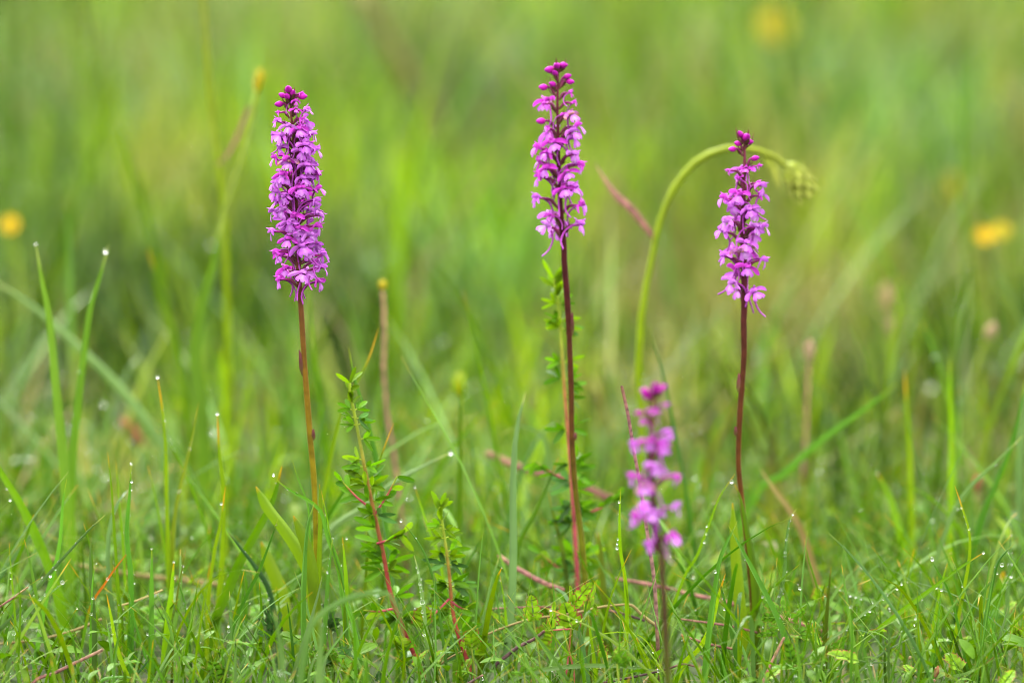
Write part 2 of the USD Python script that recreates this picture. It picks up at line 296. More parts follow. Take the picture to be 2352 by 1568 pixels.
M['soil'] = usdkit.material(stage, look('mossy_soil'), {
    'geo': ('geometry', {}), 'n': ('noise_texture', {'scale': 14.0, 'detail': 8.0, 'roughness': 0.65}),
    'r': ('rgb_ramp', {'ramp': [(0.25, (0.010, 0.009, 0.002)), (0.45, (0.014, 0.026, 0.002)), (0.62, (0.024, 0.046, 0.003)), (0.8, (0.046, 0.040, 0.010))]}),
    'b': ('bump', {'strength': 0.8, 'distance': 0.01}), 'p': ('principled_bsdf', {'roughness': 0.85, 'specular_ior_level': 0.2})},
    [('geo.position', 'n.vector'), ('n.fac', 'r.fac'), ('r.color', 'p.base_color'), ('n.fac', 'b.height'), ('b.normal', 'p.normal')], surface='p.BSDF')

# ---------------------------------------------------------------- the ground
def spaced(n, near, far):
    t = np.linspace(-1, 1, n); k = 6.2
    return np.sinh(t * k) / np.sinh(k) * far
gx = spaced(161, 0.02, 250.0); gy = 2.6 + spaced(161, 0.02, 250.0)
X, Yg = np.meshgrid(gx, gy, indexing='ij')
fade = np.clip(1 - np.hypot(X, Yg - 3) / 40.0, 0, 1)
Z = ground_z(X, Yg) * fade
gv = np.stack([X, Yg, Z], -1).reshape(-1, 3)
tag(obj('ground', (gv, grid_faces(161, 161)[:, ::-1], gv[:, :2] * 0.1), M['soil']), 'mossy earth of the meadow under the grass', kind='structure')

# ---------------------------------------------------------------- the meadow: grass and low herbs nobody could count
def many_blades(r, xy, z0, height, width, lean, segs=5, across=2, droop=0.3, face=None, fold=0.35, curl=0.5):
    """N grass leaves as arrays; lean = horizontal reach over height."""
    N = len(xy); t = np.linspace(0, 1, segs + 1)
    az = r.uniform(0, 2 * np.pi, N); ld = np.stack([np.cos(az), np.sin(az)], 1)
    c = r.uniform(0, curl, N)
    reach = (lean * height)[:, None] * (t[None] * (1 - c[:, None]) + c[:, None] * t[None] ** 2.2)
    zz = height[:, None] * (t[None] - (droop * r.uniform(0, 1, N))[:, None] * t[None] ** 2.5)
    P = np.concatenate([xy[:, None] + ld[:, None] * reach[..., None], (z0[:, None] + zz)[..., None]], 2)
    wob = r.normal(0, 0.02, (N, 1, 1)) * height[:, None, None] * np.sin(t * 5 + r.uniform(0, 6, (N, 1)))[..., None]
    P[..., :2] += wob * np.stack([-ld[:, 1], ld[:, 0]], 1)[:, None]
    a2 = az + np.pi / 2 + r.uniform(-0.9, 0.9, N) if face is None else r.uniform(-face, face, N)
    S = np.stack([np.cos(a2), np.sin(a2), np.zeros(N)], 1)
    wt = width[:, None] * np.clip((0.72 + 0.6 * t - 0.25 * t ** 2), 0, 1)[None] * (1 - t[None] ** 3.0) ** 0.85 + 0.00012
    if across == 2:
        V = np.stack([P - S[:, None] * wt[..., None] / 2, P + S[:, None] * wt[..., None] / 2], 2); us = [0, 1]
    else:
        back = np.concatenate([np.stack([-S[:, 1], S[:, 0]], 1), np.zeros((N, 1))], 1)
        V = np.stack([P - S[:, None] * wt[..., None] / 2, P + back[:, None] * (wt * fold / 2)[..., None], P + S[:, None] * wt[..., None] / 2], 2); us = [0, 0.5, 1]
    k = len(us); per = (segs + 1) * k
    f = (grid_faces(segs + 1, k)[None] + (np.arange(N) * per)[:, None, None]).reshape(-1, 3)
    uv = np.broadcast_to(np.stack([np.tile(us, segs + 1), np.repeat(t, k)], 1)[None], (N, per, 2)).reshape(-1, 2)
    return (V.reshape(-1, 3), f, uv), P

def scatter(tpl, pos, scale, yaw, pitch, roll):
    """Copies of a small template (y = along, x = across, z = up) merged."""
    v, f, uv = tpl; N = len(pos)
    cy, sy, cp, sp, cr, sr = np.cos(yaw), np.sin(yaw), np.cos(pitch), np.sin(pitch), np.cos(roll), np.sin(roll)
    o = np.zeros(N)
    Rz = np.stack([np.stack([cy, -sy, o], 1), np.stack([sy, cy, o], 1), np.stack([o, o, o + 1], 1)], 1)
    Rx = np.stack([np.stack([o + 1, o, o], 1), np.stack([o, cp, -sp], 1), np.stack([o, sp, cp], 1)], 1)
    Ry = np.stack([np.stack([cr, o, sr], 1), np.stack([o, o + 1, o], 1), np.stack([-sr, o, cr], 1)], 1)
    R = Rz @ Rx @ Ry
    V = np.einsum('nij,vj->nvi', R, v) * scale[:, None, None] + pos[:, None]
    F = (f[None] + (np.arange(N) * len(v))[:, None, None]).reshape(-1, 3)
    return V.reshape(-1, 3), F, np.tile(uv, (N, 1))

def oval_leaf(l=1.0, w=0.45, n=5, bend=0.25, fold=0.2):
    t = np.linspace(0, 1, n + 1)
    wt = w * np.sin(np.pi * np.clip(t * 0.94 + 0.04, 0, 1)) ** 0.8
    P = np.stack([0 * t, l * t, bend * l * (t - 1.6 * t ** 2)], 1)
    return ribbon(P, wt, np.array([1.0, 0, 0]), fold=-fold, across=3)

def lobed_leaf(lobes=3, l=1.0, w=0.75, teeth=True, seed=0, bend=0.15):
    """A leaf blade cut into toothed lobes; uv.x runs from 0 at the midrib to 1 at the rim."""
    r = np.random.default_rng(seed)
    right = [(0.02, 0.0)]
    for i in range(lobes):
        y0 = 0.06 + i * 0.66 / lobes; y1 = 0.06 + (i + 1) * 0.66 / lobes
        ext = w * 0.5 * (1.0 - 0.28 * i / max(lobes - 1, 1)) * r.uniform(0.85, 1.12)
        up = 0.20 * r.uniform(0.8, 1.2)
        right += [(0.07, y0 + 0.02), (ext * 0.62, y0 + 0.02 + up * 0.15), (ext * 0.98, y0 + up * 0.62)]
        if teeth: right += [(ext * 0.86, y0 + up * 0.72)]
        right += [(ext * 0.95, y0 + up * 1.25)]
        if teeth: right += [(ext * 0.74, y0 + up * 1.2), (ext * 0.66, y0 + up * 1.55)]
        right += [(0.075, y1)]
    right += [(w * 0.22, 0.78), (w * 0.24, 0.86), (w * 0.16, 0.86), (w * 0.13, 0.95), (w * 0.05, 0.94), (0.0, 1.0)]
    rim = np.array([(x, y) for x, y in right] + [(-x * r.uniform(0.9, 1.08), y) for x, y in right[-2::-1]])
    mid = np.stack([rim[:, 0] * 0.12, np.clip(rim[:, 1] - np.abs(rim[:, 0]) * 0.45, 0.0, 0.97)], 1)
    inner = rim * 0.82 + mid * 0.18
    n = len(rim)
    P2 = np.vstack([mid, inner, rim]); u = np.concatenate([np.zeros(n), np.full(n, 0.8), np.ones(n)])
    f = []
    for a in range(2):
        for i in range(n - 1):
            q = a * n + i
            f += [(q, q + 1, q + 1 + n), (q, q + 1 + n, q + n)]
    v = np.stack([P2[:, 0], P2[:, 1], 0.25 * np.abs(P2[:, 0]) - bend * P2[:, 1] ** 2 + 0.02 * np.sin(P2[:, 1] * 17)], 1) * l
    return v, np.array(f), np.stack([u, P2[:, 1]], 1)

LEAFLET = oval_leaf()
def in_view(r, n, y0, y1, extra=0.22, power=1.0):
    y = y0 + (y1 - y0) * r.uniform(0, 1, n) ** power
    half = 0.09 * y * 1.1 + extra
    return np.stack([r.uniform(-1, 1, n) * half, y], 1)

dew_pts = []
def turf(name, mat, n, y0, y1, h, w, lean, label, seed, cap=None, segs=7, face=None, power=1.0, droop=0.35, dew=0.0, patch=None, across=3):
    r = np.random.default_rng(seed)
    xy = in_view(r, n, y0, y1, power=power)
    if patch is not None:
        keep = meshkit.fbm(np.stack([xy[:, 0] * patch, xy[:, 1] * patch * 0.6, np.full(len(xy), seed * 1.7)], 1), 3, seed) > r.uniform(0.32, 0.62, len(xy))
        xy = xy[keep]
    hh = r.gamma(5.0, 0.2, len(xy)).clip(0.35, 2.1) * (h[0] + (h[1] - h[0]) * (xy[:, 1] - y0) / (y1 - y0))
    if cap is not None:
        hh = np.minimum(hh, cap(xy[:, 1]) * r.uniform(0.75, 1.05, len(xy)))
    ww = r.uniform(w[0], w[1], len(xy)) * (0.6 + 0.4 * hh / hh.mean()).clip(0.6, 1.4)
    m, P = many_blades(r, xy, ground_z(xy[:, 0], xy[:, 1]) - 0.004, hh, ww, r.uniform(lean[0], lean[1], len(xy)), segs, across, droop, face)
    tag(obj(name, m, M[mat]), label, 'grass', kind='stuff')
    if dew:
        pick = r.uniform(0, 1, len(xy)) < dew
        for q in P[pick]:
            k = r.integers(1, 5)
            for t in r.uniform(0.45, 1.0, k):
                i = min(int(t * (len(q) - 1)), len(q) - 2); a = t * (len(q) - 1) - i
                dew_pts.append((*(q[i] * (1 - a) + q[i + 1] * a), r.choice([0.00022, 0.0003, 0.00042, 0.0006], p=[0.4, 0.3, 0.2, 0.1]) * (1.0 if q[0, 1] < 2.6 else 2.0)))

low = lambda y: np.where(y < 2.27, 0.028 + 0.12 * np.clip(y - 2.02, 0, 1), 0.082)
turf('short_grass', 'green', 3500, 1.95, 2.75, (0.050, 0.062), (0.0008, 0.0018), (0.15, 0.9), 'short thin green grass filling the turf around the orchids', 11, low, dew=0.14)
turf('fine_grass', 'bluegreen', 1800, 1.95, 2.8, (0.050, 0.07), (0.0007, 0.0015), (0.05, 0.7), 'fine blue green grass filling the turf around the orchids', 12, low, dew=0.2)
turf('yellow_grass', 'yellowgreen', 2100, 1.95, 2.9, (0.045, 0.06), (0.0007, 0.0016), (0.2, 1.1), 'thin yellow green grass filling the turf around the orchids', 13, low, dew=0.08)
for mt, sd, nn, lb in (('green', 26, 150, 'loose arching green blades standing above the turf'), ('bluegreen', 27, 110, 'loose arching blue green blades standing above the turf'), ('yellowgreen', 28, 90, 'loose arching yellow blades standing above the turf'), ('pale', 29, 60, 'loose arching pale blades standing above the turf')):
    turf('loose_grass', mt, nn, 2.26, 2.66, (0.075, 0.085), (0.0011, 0.0030), (0.1, 0.9), lb, sd, None, segs=9, droop=0.7, dew=0.5)
turf('dead_grass', 'straw', 1300, 2.0, 3.0, (0.035, 0.05), (0.0006, 0.0019), (1.2, 3.0), 'thin dry straw lying in the turf around the orchids', 14, lambda y: 0.03 + 0 * y, droop=0.9)
mid_cap = lambda y: 0.075 + 0.05 * np.clip((y - 2.5) / 0.6, 0, 1)
turf('middle_grass', 'meadow', 3900, 2.62, 4.0, (0.065, 0.11), (0.0013, 0.0034), (0.1, 0.8), 'mixed green grass standing behind the orchids', 15, lambda y: mid_cap(y) + 0.02, segs=5, dew=0.07, across=2)
turf('middle_grass', 'meadowlime', 3000, 2.55, 4.0, (0.06, 0.11), (0.0018, 0.0042), (0.1, 0.6), 'broad lime green grass standing in patches behind the orchids', 16, mid_cap, segs=5, patch=8.0, across=2)
turf('middle_grass', 'meadowdark', 1200, 2.5, 4.0, (0.05, 0.09), (0.0013, 0.0032), (0.1, 0.8), 'dark green grass standing in patches behind the orchids', 19, mid_cap, segs=5, patch=7.0, across=2)
turf('short_grass', 'meadowdark', 900, 1.97, 2.6, (0.03, 0.045), (0.0008, 0.002), (0.1, 0.9), 'dark thin grass deep in the turf around the orchids', 20, low)
turf('middle_grass', 'meadowblue', 2600, 2.55, 4.0, (0.06, 0.11), (0.0013, 0.003), (0.1, 0.7), 'grey green grass standing in patches behind the orchids', 17, mid_cap, segs=5, patch=7.0, dew=0.10, across=2)
turf('middle_grass', 'meadowdry', 1300, 2.6, 4.0, (0.05, 0.08), (0.001, 0.003), (0.6, 2.0), 'dry brownish grass lying in patches behind the orchids', 18, mid_cap, segs=5, patch=5.0, across=2)

turf('tall_grass', 'meadow', 620, 2.62, 3.9, (0.10, 0.19), (0.0016, 0.0034), (0.05, 0.45), 'sparse taller green blades rising blurred behind the orchids', 22, None, segs=6, dew=0.10, across=2)
turf('tall_grass', 'meadowlime', 420, 2.62, 3.9, (0.09, 0.17), (0.0018, 0.0040), (0.05, 0.4), 'sparse taller lime blades rising blurred behind the orchids', 23, None, segs=6, across=2)
turf('tall_grass', 'meadowblue', 420, 2.6, 3.9, (0.09, 0.16), (0.0014, 0.0032), (0.1, 0.9), 'sparse taller grey green blades rising blurred behind the orchids', 24, None, segs=6, dew=0.12, across=2)
turf('tall_grass', 'meadowdry', 170, 2.7, 3.9, (0.09, 0.15), (0.0014, 0.0030), (0.2, 1.2), 'sparse taller dry stems blurred behind the orchids', 25, None, segs=6, across=2)
def herbs(name, mat, tpl, n, y0, y1, size, zr, label, seed, pitch=(-0.2, 0.9), patch=None):
    r = np.random.default_rng(seed)
    xy = in_view(r, n, y0, y1)
    if patch is not None:
        keep = meshkit.fbm(np.stack([xy[:, 0] * patch, xy[:, 1] * patch * 0.6, np.full(len(xy), seed * 1.3)], 1), 3, seed) > r.uniform(0.36, 0.62, len(xy))
        xy = xy[keep]
    n = len(xy)
    capz = np.where(xy[:, 1] < 2.27, 0.5, 1.0)
    z = ground_z(xy[:, 0], xy[:, 1]) + r.uniform(zr[0], zr[1], n) * capz
    m = scatter(tpl, np.column_stack([xy, z]), r.uniform(size[0], size[1], n), r.uniform(0, 6.283, n), r.uniform(*pitch, n), r.uniform(-0.5, 0.5, n))
    tag(obj(name, m, M[mat]), label, 'ground herbs', kind='stuff')
herbs('ground_herbs', 'herb', LEAFLET, 3600, 2.0, 2.9, (0.006, 0.013), (0.002, 0.030), 'small oval green leaves of low herbs in the turf', 31)
herbs('ground_herbs', 'herbmid', lobed_leaf(3, seed=3), 700, 2.0, 2.85, (0.009, 0.017), (0.006, 0.034), 'small toothed leaves of low herbs in the turf', 32, (0.1, 1.1), 9.0)
herbs('ground_herbs', 'herbred', lobed_leaf(3, seed=8), 420, 2.2, 2.6, (0.008, 0.015), (0.012, 0.036), 'bright red edged little leaves of herbs in the turf', 36, (0.2, 1.2), 12.0)
herbs('ground_herbs', 'bushtop', oval_leaf(1, 0.3), 1500, 2.1, 2.8, (0.006, 0.012), (0.004, 0.032), 'bright narrow leaves of herbs in the turf', 37, (0.0, 1.1), 10.0)
herbs('ground_herbs', 'bushdark', oval_leaf(1, 0.45), 600, 2.0, 2.9, (0.005, 0.010), (0.004, 0.026), 'small bluish oval leaves of low herbs in the turf', 33, (0.0, 0.9), 9.0)
herbs('ground_herbs', 'meadowlime', oval_leaf(1, 0.4), 700, 2.45, 3.9, (0.008, 0.017), (0.005, 0.05), 'lime green oval leaves of herbs behind the orchids', 34, (0.0, 1.2), 5.0)
herbs('ground_herbs', 'meadowblue', oval_leaf(1, 0.4), 600, 2.45, 3.9, (0.007, 0.015), (0.005, 0.05), 'grey green oval leaves of herbs behind the orchids', 35, (0.0, 1.2), 5.0)

def tuft(r, n, h, w, lean, spread, segs=5):
    a = r.uniform(0, 6.283, n); d = spread * np.sqrt(r.uniform(0, 1, n))
    xy = np.stack([np.cos(a) * d, np.sin(a) * d], 1)
    return many_blades(r, xy, np.full(n, -0.01), r.gamma(6.0, 1 / 6.0, n).clip(0.4, 1.8) * h, r.uniform(w[0], w[1], n), r.uniform(lean[0], lean[1], n), segs, 2, 0.4)[0]

def clump(r, n, size, spread, zmax, tpl):
    a = r.uniform(0, 6.283, n); d = spread * np.sqrt(r.uniform(0, 1, n))
    return scatter(tpl, np.stack([np.cos(a) * d, np.sin(a) * d, r.uniform(0.005, zmax, n)], 1), r.uniform(size[0], size[1], n), r.uniform(0, 6.283, n), r.uniform(-0.1, 1.1, n), r.uniform(-0.5, 0.5, n))

def instancer(name, protos, xy, kind, scale, label, seed):
    r = np.random.default_rng(seed); n = len(xy)
    pi = UsdGeom.PointInstancer.Define(stage, numbered('/World', name)); p = pi.GetPrim(); paths = []
    for m, mat in protos:
        q = obj('tuft', m, M[mat], p); paths.append(q.GetPath())
    pi.CreatePrototypesRel().SetTargets(paths)
    pi.CreateProtoIndicesAttr(Vt.IntArray([int(k) for k in kind]))
    pos = np.column_stack([xy, ground_z(xy[:, 0], xy[:, 1])])
    pi.CreatePositionsAttr(Vt.Vec3fArray.FromNumpy(pos.astype(np.float32)))
    yaw = r.uniform(0, 2 * np.pi, n)
    pi.CreateOrientationsAttr(Vt.QuathArray([Gf.Quath(float(math.cos(a / 2)), Gf.Vec3h(0, 0, float(math.sin(a / 2)))) for a in yaw]))
    pi.CreateScalesAttr(Vt.Vec3fArray.FromNumpy(np.repeat(scale[:, None], 3, 1).astype(np.float32)))
    tag(p, label, 'grass', kind='stuff')

r = np.random.default_rng(41)
far = []
for k in range(3): far.append((tuft(r, 46, 0.115, (0.0015, 0.0036), (0.1, 0.7), 0.035), 'meadow'))
for k in range(2): far.append((tuft(r, 40, 0.12, (0.0022, 0.0048), (0.1, 0.5), 0.035), 'meadowlime'))
for k in range(2): far.append((tuft(r, 46, 0.11, (0.0014, 0.003), (0.1, 0.6), 0.035), 'meadowblue'))
for k in range(2): far.append((tuft(r, 50, 0.10, (0.0014, 0.003), (0.2, 0.9), 0.04), 'meadowdark'))
for k in range(2): far.append((tuft(r, 36, 0.085, (0.0012, 0.0034), (0.4, 1.4), 0.04), 'meadowdry'))
far.append((clump(r, 60, (0.014, 0.034), 0.045, 0.075, oval_leaf(1, 0.55)), 'meadow'))
far.append((clump(r, 50, (0.014, 0.034), 0.045, 0.065, oval_leaf(1, 0.5)), 'meadowlime'))
far.append((clump(r, 50, (0.012, 0.03), 0.045, 0.06, oval_leaf(1, 0.6)), 'meadowblue'))
y = 3.15 + (11.0 - 3.15) * r.uniform(0, 1, 10500) ** 1.2
xy = np.stack([r.uniform(-1, 1, len(y)) * (0.09 * y * 1.12 + 0.3), y], 1)
def field(s, z):
    return meshkit.fbm(np.stack([xy[:, 0] * s, xy[:, 1] * s * 0.38, np.full(len(xy), z)], 1), 3, int(z * 10)) + r.normal(0, 0.03, len(xy))
fa, fb, fc = field(9.0, 1.3), field(10.0, 5.1), field(8.0, 9.7)
kind = r.integers(0, 3, len(xy))
kind = np.where(fa > 0.56, r.integers(3, 5, len(xy)), kind)
kind = np.where(fa < 0.43, r.integers(5, 7, len(xy)), kind)
kind = np.where((fb < 0.405), r.integers(7, 9, len(xy)), kind)
kind = np.where((fb > 0.585), r.integers(9, 11, len(xy)), kind)
kind = np.where((fc > 0.57) & (r.uniform(0, 1, len(xy)) < 0.6), r.integers(11, 14, len(xy)), kind)
instancer('far_grass', far, xy, kind, r.uniform(0.65, 1.4, len(xy)) * np.interp(y, [3.1, 3.9], [0.55, 1.0]), 'meadow grass and herbs receding into the blurred distance', 42)
r = np.random.default_rng(43)
n = 2600
a = r.uniform(0, 6.283, n); d = r.uniform(0.6, 14, n); xy = np.stack([np.cos(a) * d, 3.0 + np.sin(a) * d], 1)
keep = ~((np.abs(xy[:, 0]) < 0.09 * xy[:, 1] + 0.28) & (xy[:, 1] > 0.25) & (xy[:, 1] < 10)) & (np.hypot(xy[:, 0], xy[:, 1]) > 0.45)
xy = xy[keep]
instancer('side_grass', far[:11], xy, r.integers(0, 11, len(xy)), r.uniform(0.8, 1.2, len(xy)), 'meadow grass to either side of the orchids', 44)
r = np.random.default_rng(45)
xy = np.stack([r.uniform(-0.5, 0.5, 500), r.uniform(0.5, 1.95, 500)], 1)
instancer('front_grass', [far[0], far[5]], xy, r.integers(0, 2, len(xy)), r.uniform(0.18, 0.34, len(xy)), 'short grass before the orchids', 46)

# ---------------------------------------------------------------- orchids
def sheet(fn, nu, nv):
    u = np.linspace(-1, 1, nu); v = np.linspace(0, 1, nv)
    V, U = np.meshgrid(v, u, indexing='ij')
    p = fn(U, V)
    return p.reshape(-1, 3), grid_faces(nv, nu), np.stack([(U.ravel() + 1) / 2, V.ravel()], 1)

def frame(m, C, o, s, u, k):
    v, f, uv = m
    v = v * k
    return C + v[:, :1] * o + v[:, 1:2] * s + v[:, 2:] * u, f, uv

def hood_mesh(r, closed=0.0):
    """Upper sepal and two petals bent together over the middle of the flower (x outward, y sideways, z up), millimetres in metres."""
    tilt = r.normal(0, 0.12)
    def fn(U, V):
        th = V * (1.85 - 0.3 * closed); ph = U * np.pi * 0.62
        rad = np.sin(th) * (1 + 0.16 * np.cos(ph * 3.0) * V ** 2)
        x = 2.0 * rad * np.cos(ph) + 0.4 - 0.7 * V ** 2 * (1 - np.cos(ph)); y = 1.55 * rad * np.sin(ph); z = 1.9 * np.cos(th) * 0.85 + 0.55
        return np.stack([x + tilt * z, y, z], -1) * 1e-3
    m1 = sheet(fn, 13, 7)
    def tip(U, V):   # the pointed edge that turns up at the front
        w = 0.9 * np.sin(np.pi * np.clip(V * 0.9 + 0.1, 0, 1))
        return np.stack([1.0 + 1.9 * V, U * w, 2.15 - 0.3 * V + 0.9 * V ** 2 - 0.3 * U ** 2], -1) * 1e-3
    return join([m1, sheet(tip, 5, 5)])

def lip_mesh(r):
    L = r.uniform(3.9, 4.8); Wd = r.uniform(0.92, 1.12); curl = r.uniform(0.5, 1.3)
    ph = r.normal(0, 0.3); fr = r.uniform(0.10, 0.28)
    def fn(U, V):
        notch = np.exp(-((np.abs(U) - 0.42) / 0.13) ** 2)
        vv = V * (1 - 0.34 * notch * V ** 3 - 0.16 * np.clip(np.abs(U) - 0.45, 0, 1) * V)
        hw = np.interp(V, [0, 0.2, 0.45, 0.7, 0.88, 1.0], [0.85, 1.25, 2.0, 2.75, 2.85, 2.5]) * Wd
        ang = 0.35 + 1.15 * vv
        x = 0.9 + L * (0.62 * vv - 0.34 * vv ** 2) - curl * 0.55 * (U ** 2) * V + 0.3 * np.sin(vv * 9 + ph * 4) * 0.35 * V
        z = -0.2 - L * (0.25 * vv + 0.62 * vv ** 1.5) - 0.35 * np.abs(U) * V + 0.25 * np.cos(U * 6 + ph) * V + fr * np.sin(U * 15 + ph * 9) * V ** 3
        y = U * hw + ph * V
        return np.stack([x, y, z], -1) * 1e-3
    return sheet(fn, 15, 10)

def sepal_mesh(r, sgn):
    L = r.uniform(4.4, 5.6); dn = r.uniform(-0.15, 0.45); bk = r.uniform(-0.25, 0.35)
    t = np.linspace(0, 1, 8)
    P = np.stack([0.2 - bk * L * t + 0.5 * t ** 2, sgn * (0.6 + L * 0.93 * t), 0.55 - dn * L * t - 0.9 * t ** 3 + 0.5 * np.sin(t * 3)], 1) * 1e-3
    w = np.interp(t, [0, 0.25, 0.6, 0.88, 1.0], [0.9, 1.6, 2.1, 1.8, 0.6]) * 1e-3
    tw = r.uniform(-0.5, 0.5)
    return ribbon(P, w, np.array([math.sin(tw) , 0.0, math.cos(tw)]) , fold=r.uniform(0.5, 0.95) , across=5)

def add_flower(root, r, S, C, kind, size, Y, facing=None):
    """kind: 'open', 'half' or 'bud'. S on the stem, C the middle of the flower, metres."""
    d = C - S; d[2] = 0; o = unit(d) if facing is None else facing
    s = np.array([-o[1], o[0], 0.0]); u = np.array([0, 0, 1.0])
    a = r.normal(0, 0.30); b = r.normal(0.05, 0.30)
    s, u = unit(s * math.cos(a) + u * math.sin(a)), unit(u * math.cos(a) - s * math.sin(a))
    o, u = unit(o * math.cos(b) + u * math.sin(b)), unit(u * math.cos(b) - o * math.sin(b))
    base = np.array([S[0], S[1], C[2] - (4.4e-3 if kind == 'open' else 3.4e-3) * size * r.uniform(0.8, 1.25)])
    base += unit(d) * 0.0007
    mid = base + (C - base) * 0.42 + np.array([0, 0, 1.9e-3]) * size
    op = spline([base, mid, C - o * 0.3e-3], 9)
    rad = np.interp(np.linspace(0, 1, 9), [0, 0.35, 0.7, 1], [0.5, 0.82, 0.6, 0.4]) * 1e-3 * size
    bl = r.uniform(6.0, 9.0) * 1e-3 * size
    bp = spline([base, base + unit(d) * bl * 0.30 + np.array([0, 0, 0.22 * bl]), base + unit(d) * bl * 0.42 + np.array([0, 0, 0.8 * bl]) + s * r.normal(0, 0.4e-3)], 7)
    br = ribbon(bp, np.interp(np.linspace(0, 1, 7), [0, 0.3, 0.7, 1], [1.3, 1.9, 0.9, 0.12]) * 1e-3 * size, s, fold=0.45, across=3)
    if kind == 'bud':
        ax = unit((C - op[-3]) + np.array([0, 0, 0.3e-3]))
        k = size * r.uniform(0.9, 1.15)
        bud = part(root, 'bud', ellipsoid(C, np.array([1.25, 1.25, 1.75]) * 1e-3 * k, ax, 2, 0.35), M['petaldeep'])
        part(root, 'ovary', tube(op, rad * 0.85, 7), M['ovary'], bud)
        part(root, 'bract', br, M['bract'], bud)
        return
    k = size * (0.68 if kind == 'half' else 1.0)
    pm, lm = ('petalmid', 'lipmid') if kind == 'half' else [('petal', 'lip'), ('petalpale', 'lippale'), ('petalmid', 'lip'), ('petalfaded', 'lippale')][int(r.choice(4, p=[0.50, 0.14, 0.33, 0.03]))]
    fl = part(root, 'flower', frame(hood_mesh(r, 1.0 if kind == 'half' else 0.0), C, o, s, u, k), M[pm])
    part(root, 'lip', frame(lip_mesh(r), C, o, s, u, k * (0.8 if kind == 'half' else 1.0)), M[lm], fl)
    for sg in (-1, 1):
        part(root, 'sepal', frame(sepal_mesh(r, sg), C, o, s, u, k), M[pm], fl)
    sd = r.choice([-1, 1]) * r.uniform(1.2, 2.6)
    sp = spline([C + o * 0.2e-3, C - o * 2.2e-3 * k - u * 0.2e-3 + s * sd * 0.4e-3, C - o * 5.2e-3 * k - u * 2.6e-3 * k + s * sd * 0.9e-3, C - o * 6.4e-3 * k - u * 7.0e-3 * k + s * sd * 1.2e-3, C - o * 5.0e-3 * k - u * 10.5e-3 * k + s * sd * 1.6e-3], 14)
    part(root, 'spur', tube(sp, np.linspace(0.5, 0.3, 14) * 1e-3 * k, 6), M['spur'], fl)
    part(root, 'ovary', tube(op, rad, 7), M['ovary'], fl)
    part(root, 'bract', br, M['bract'], fl)

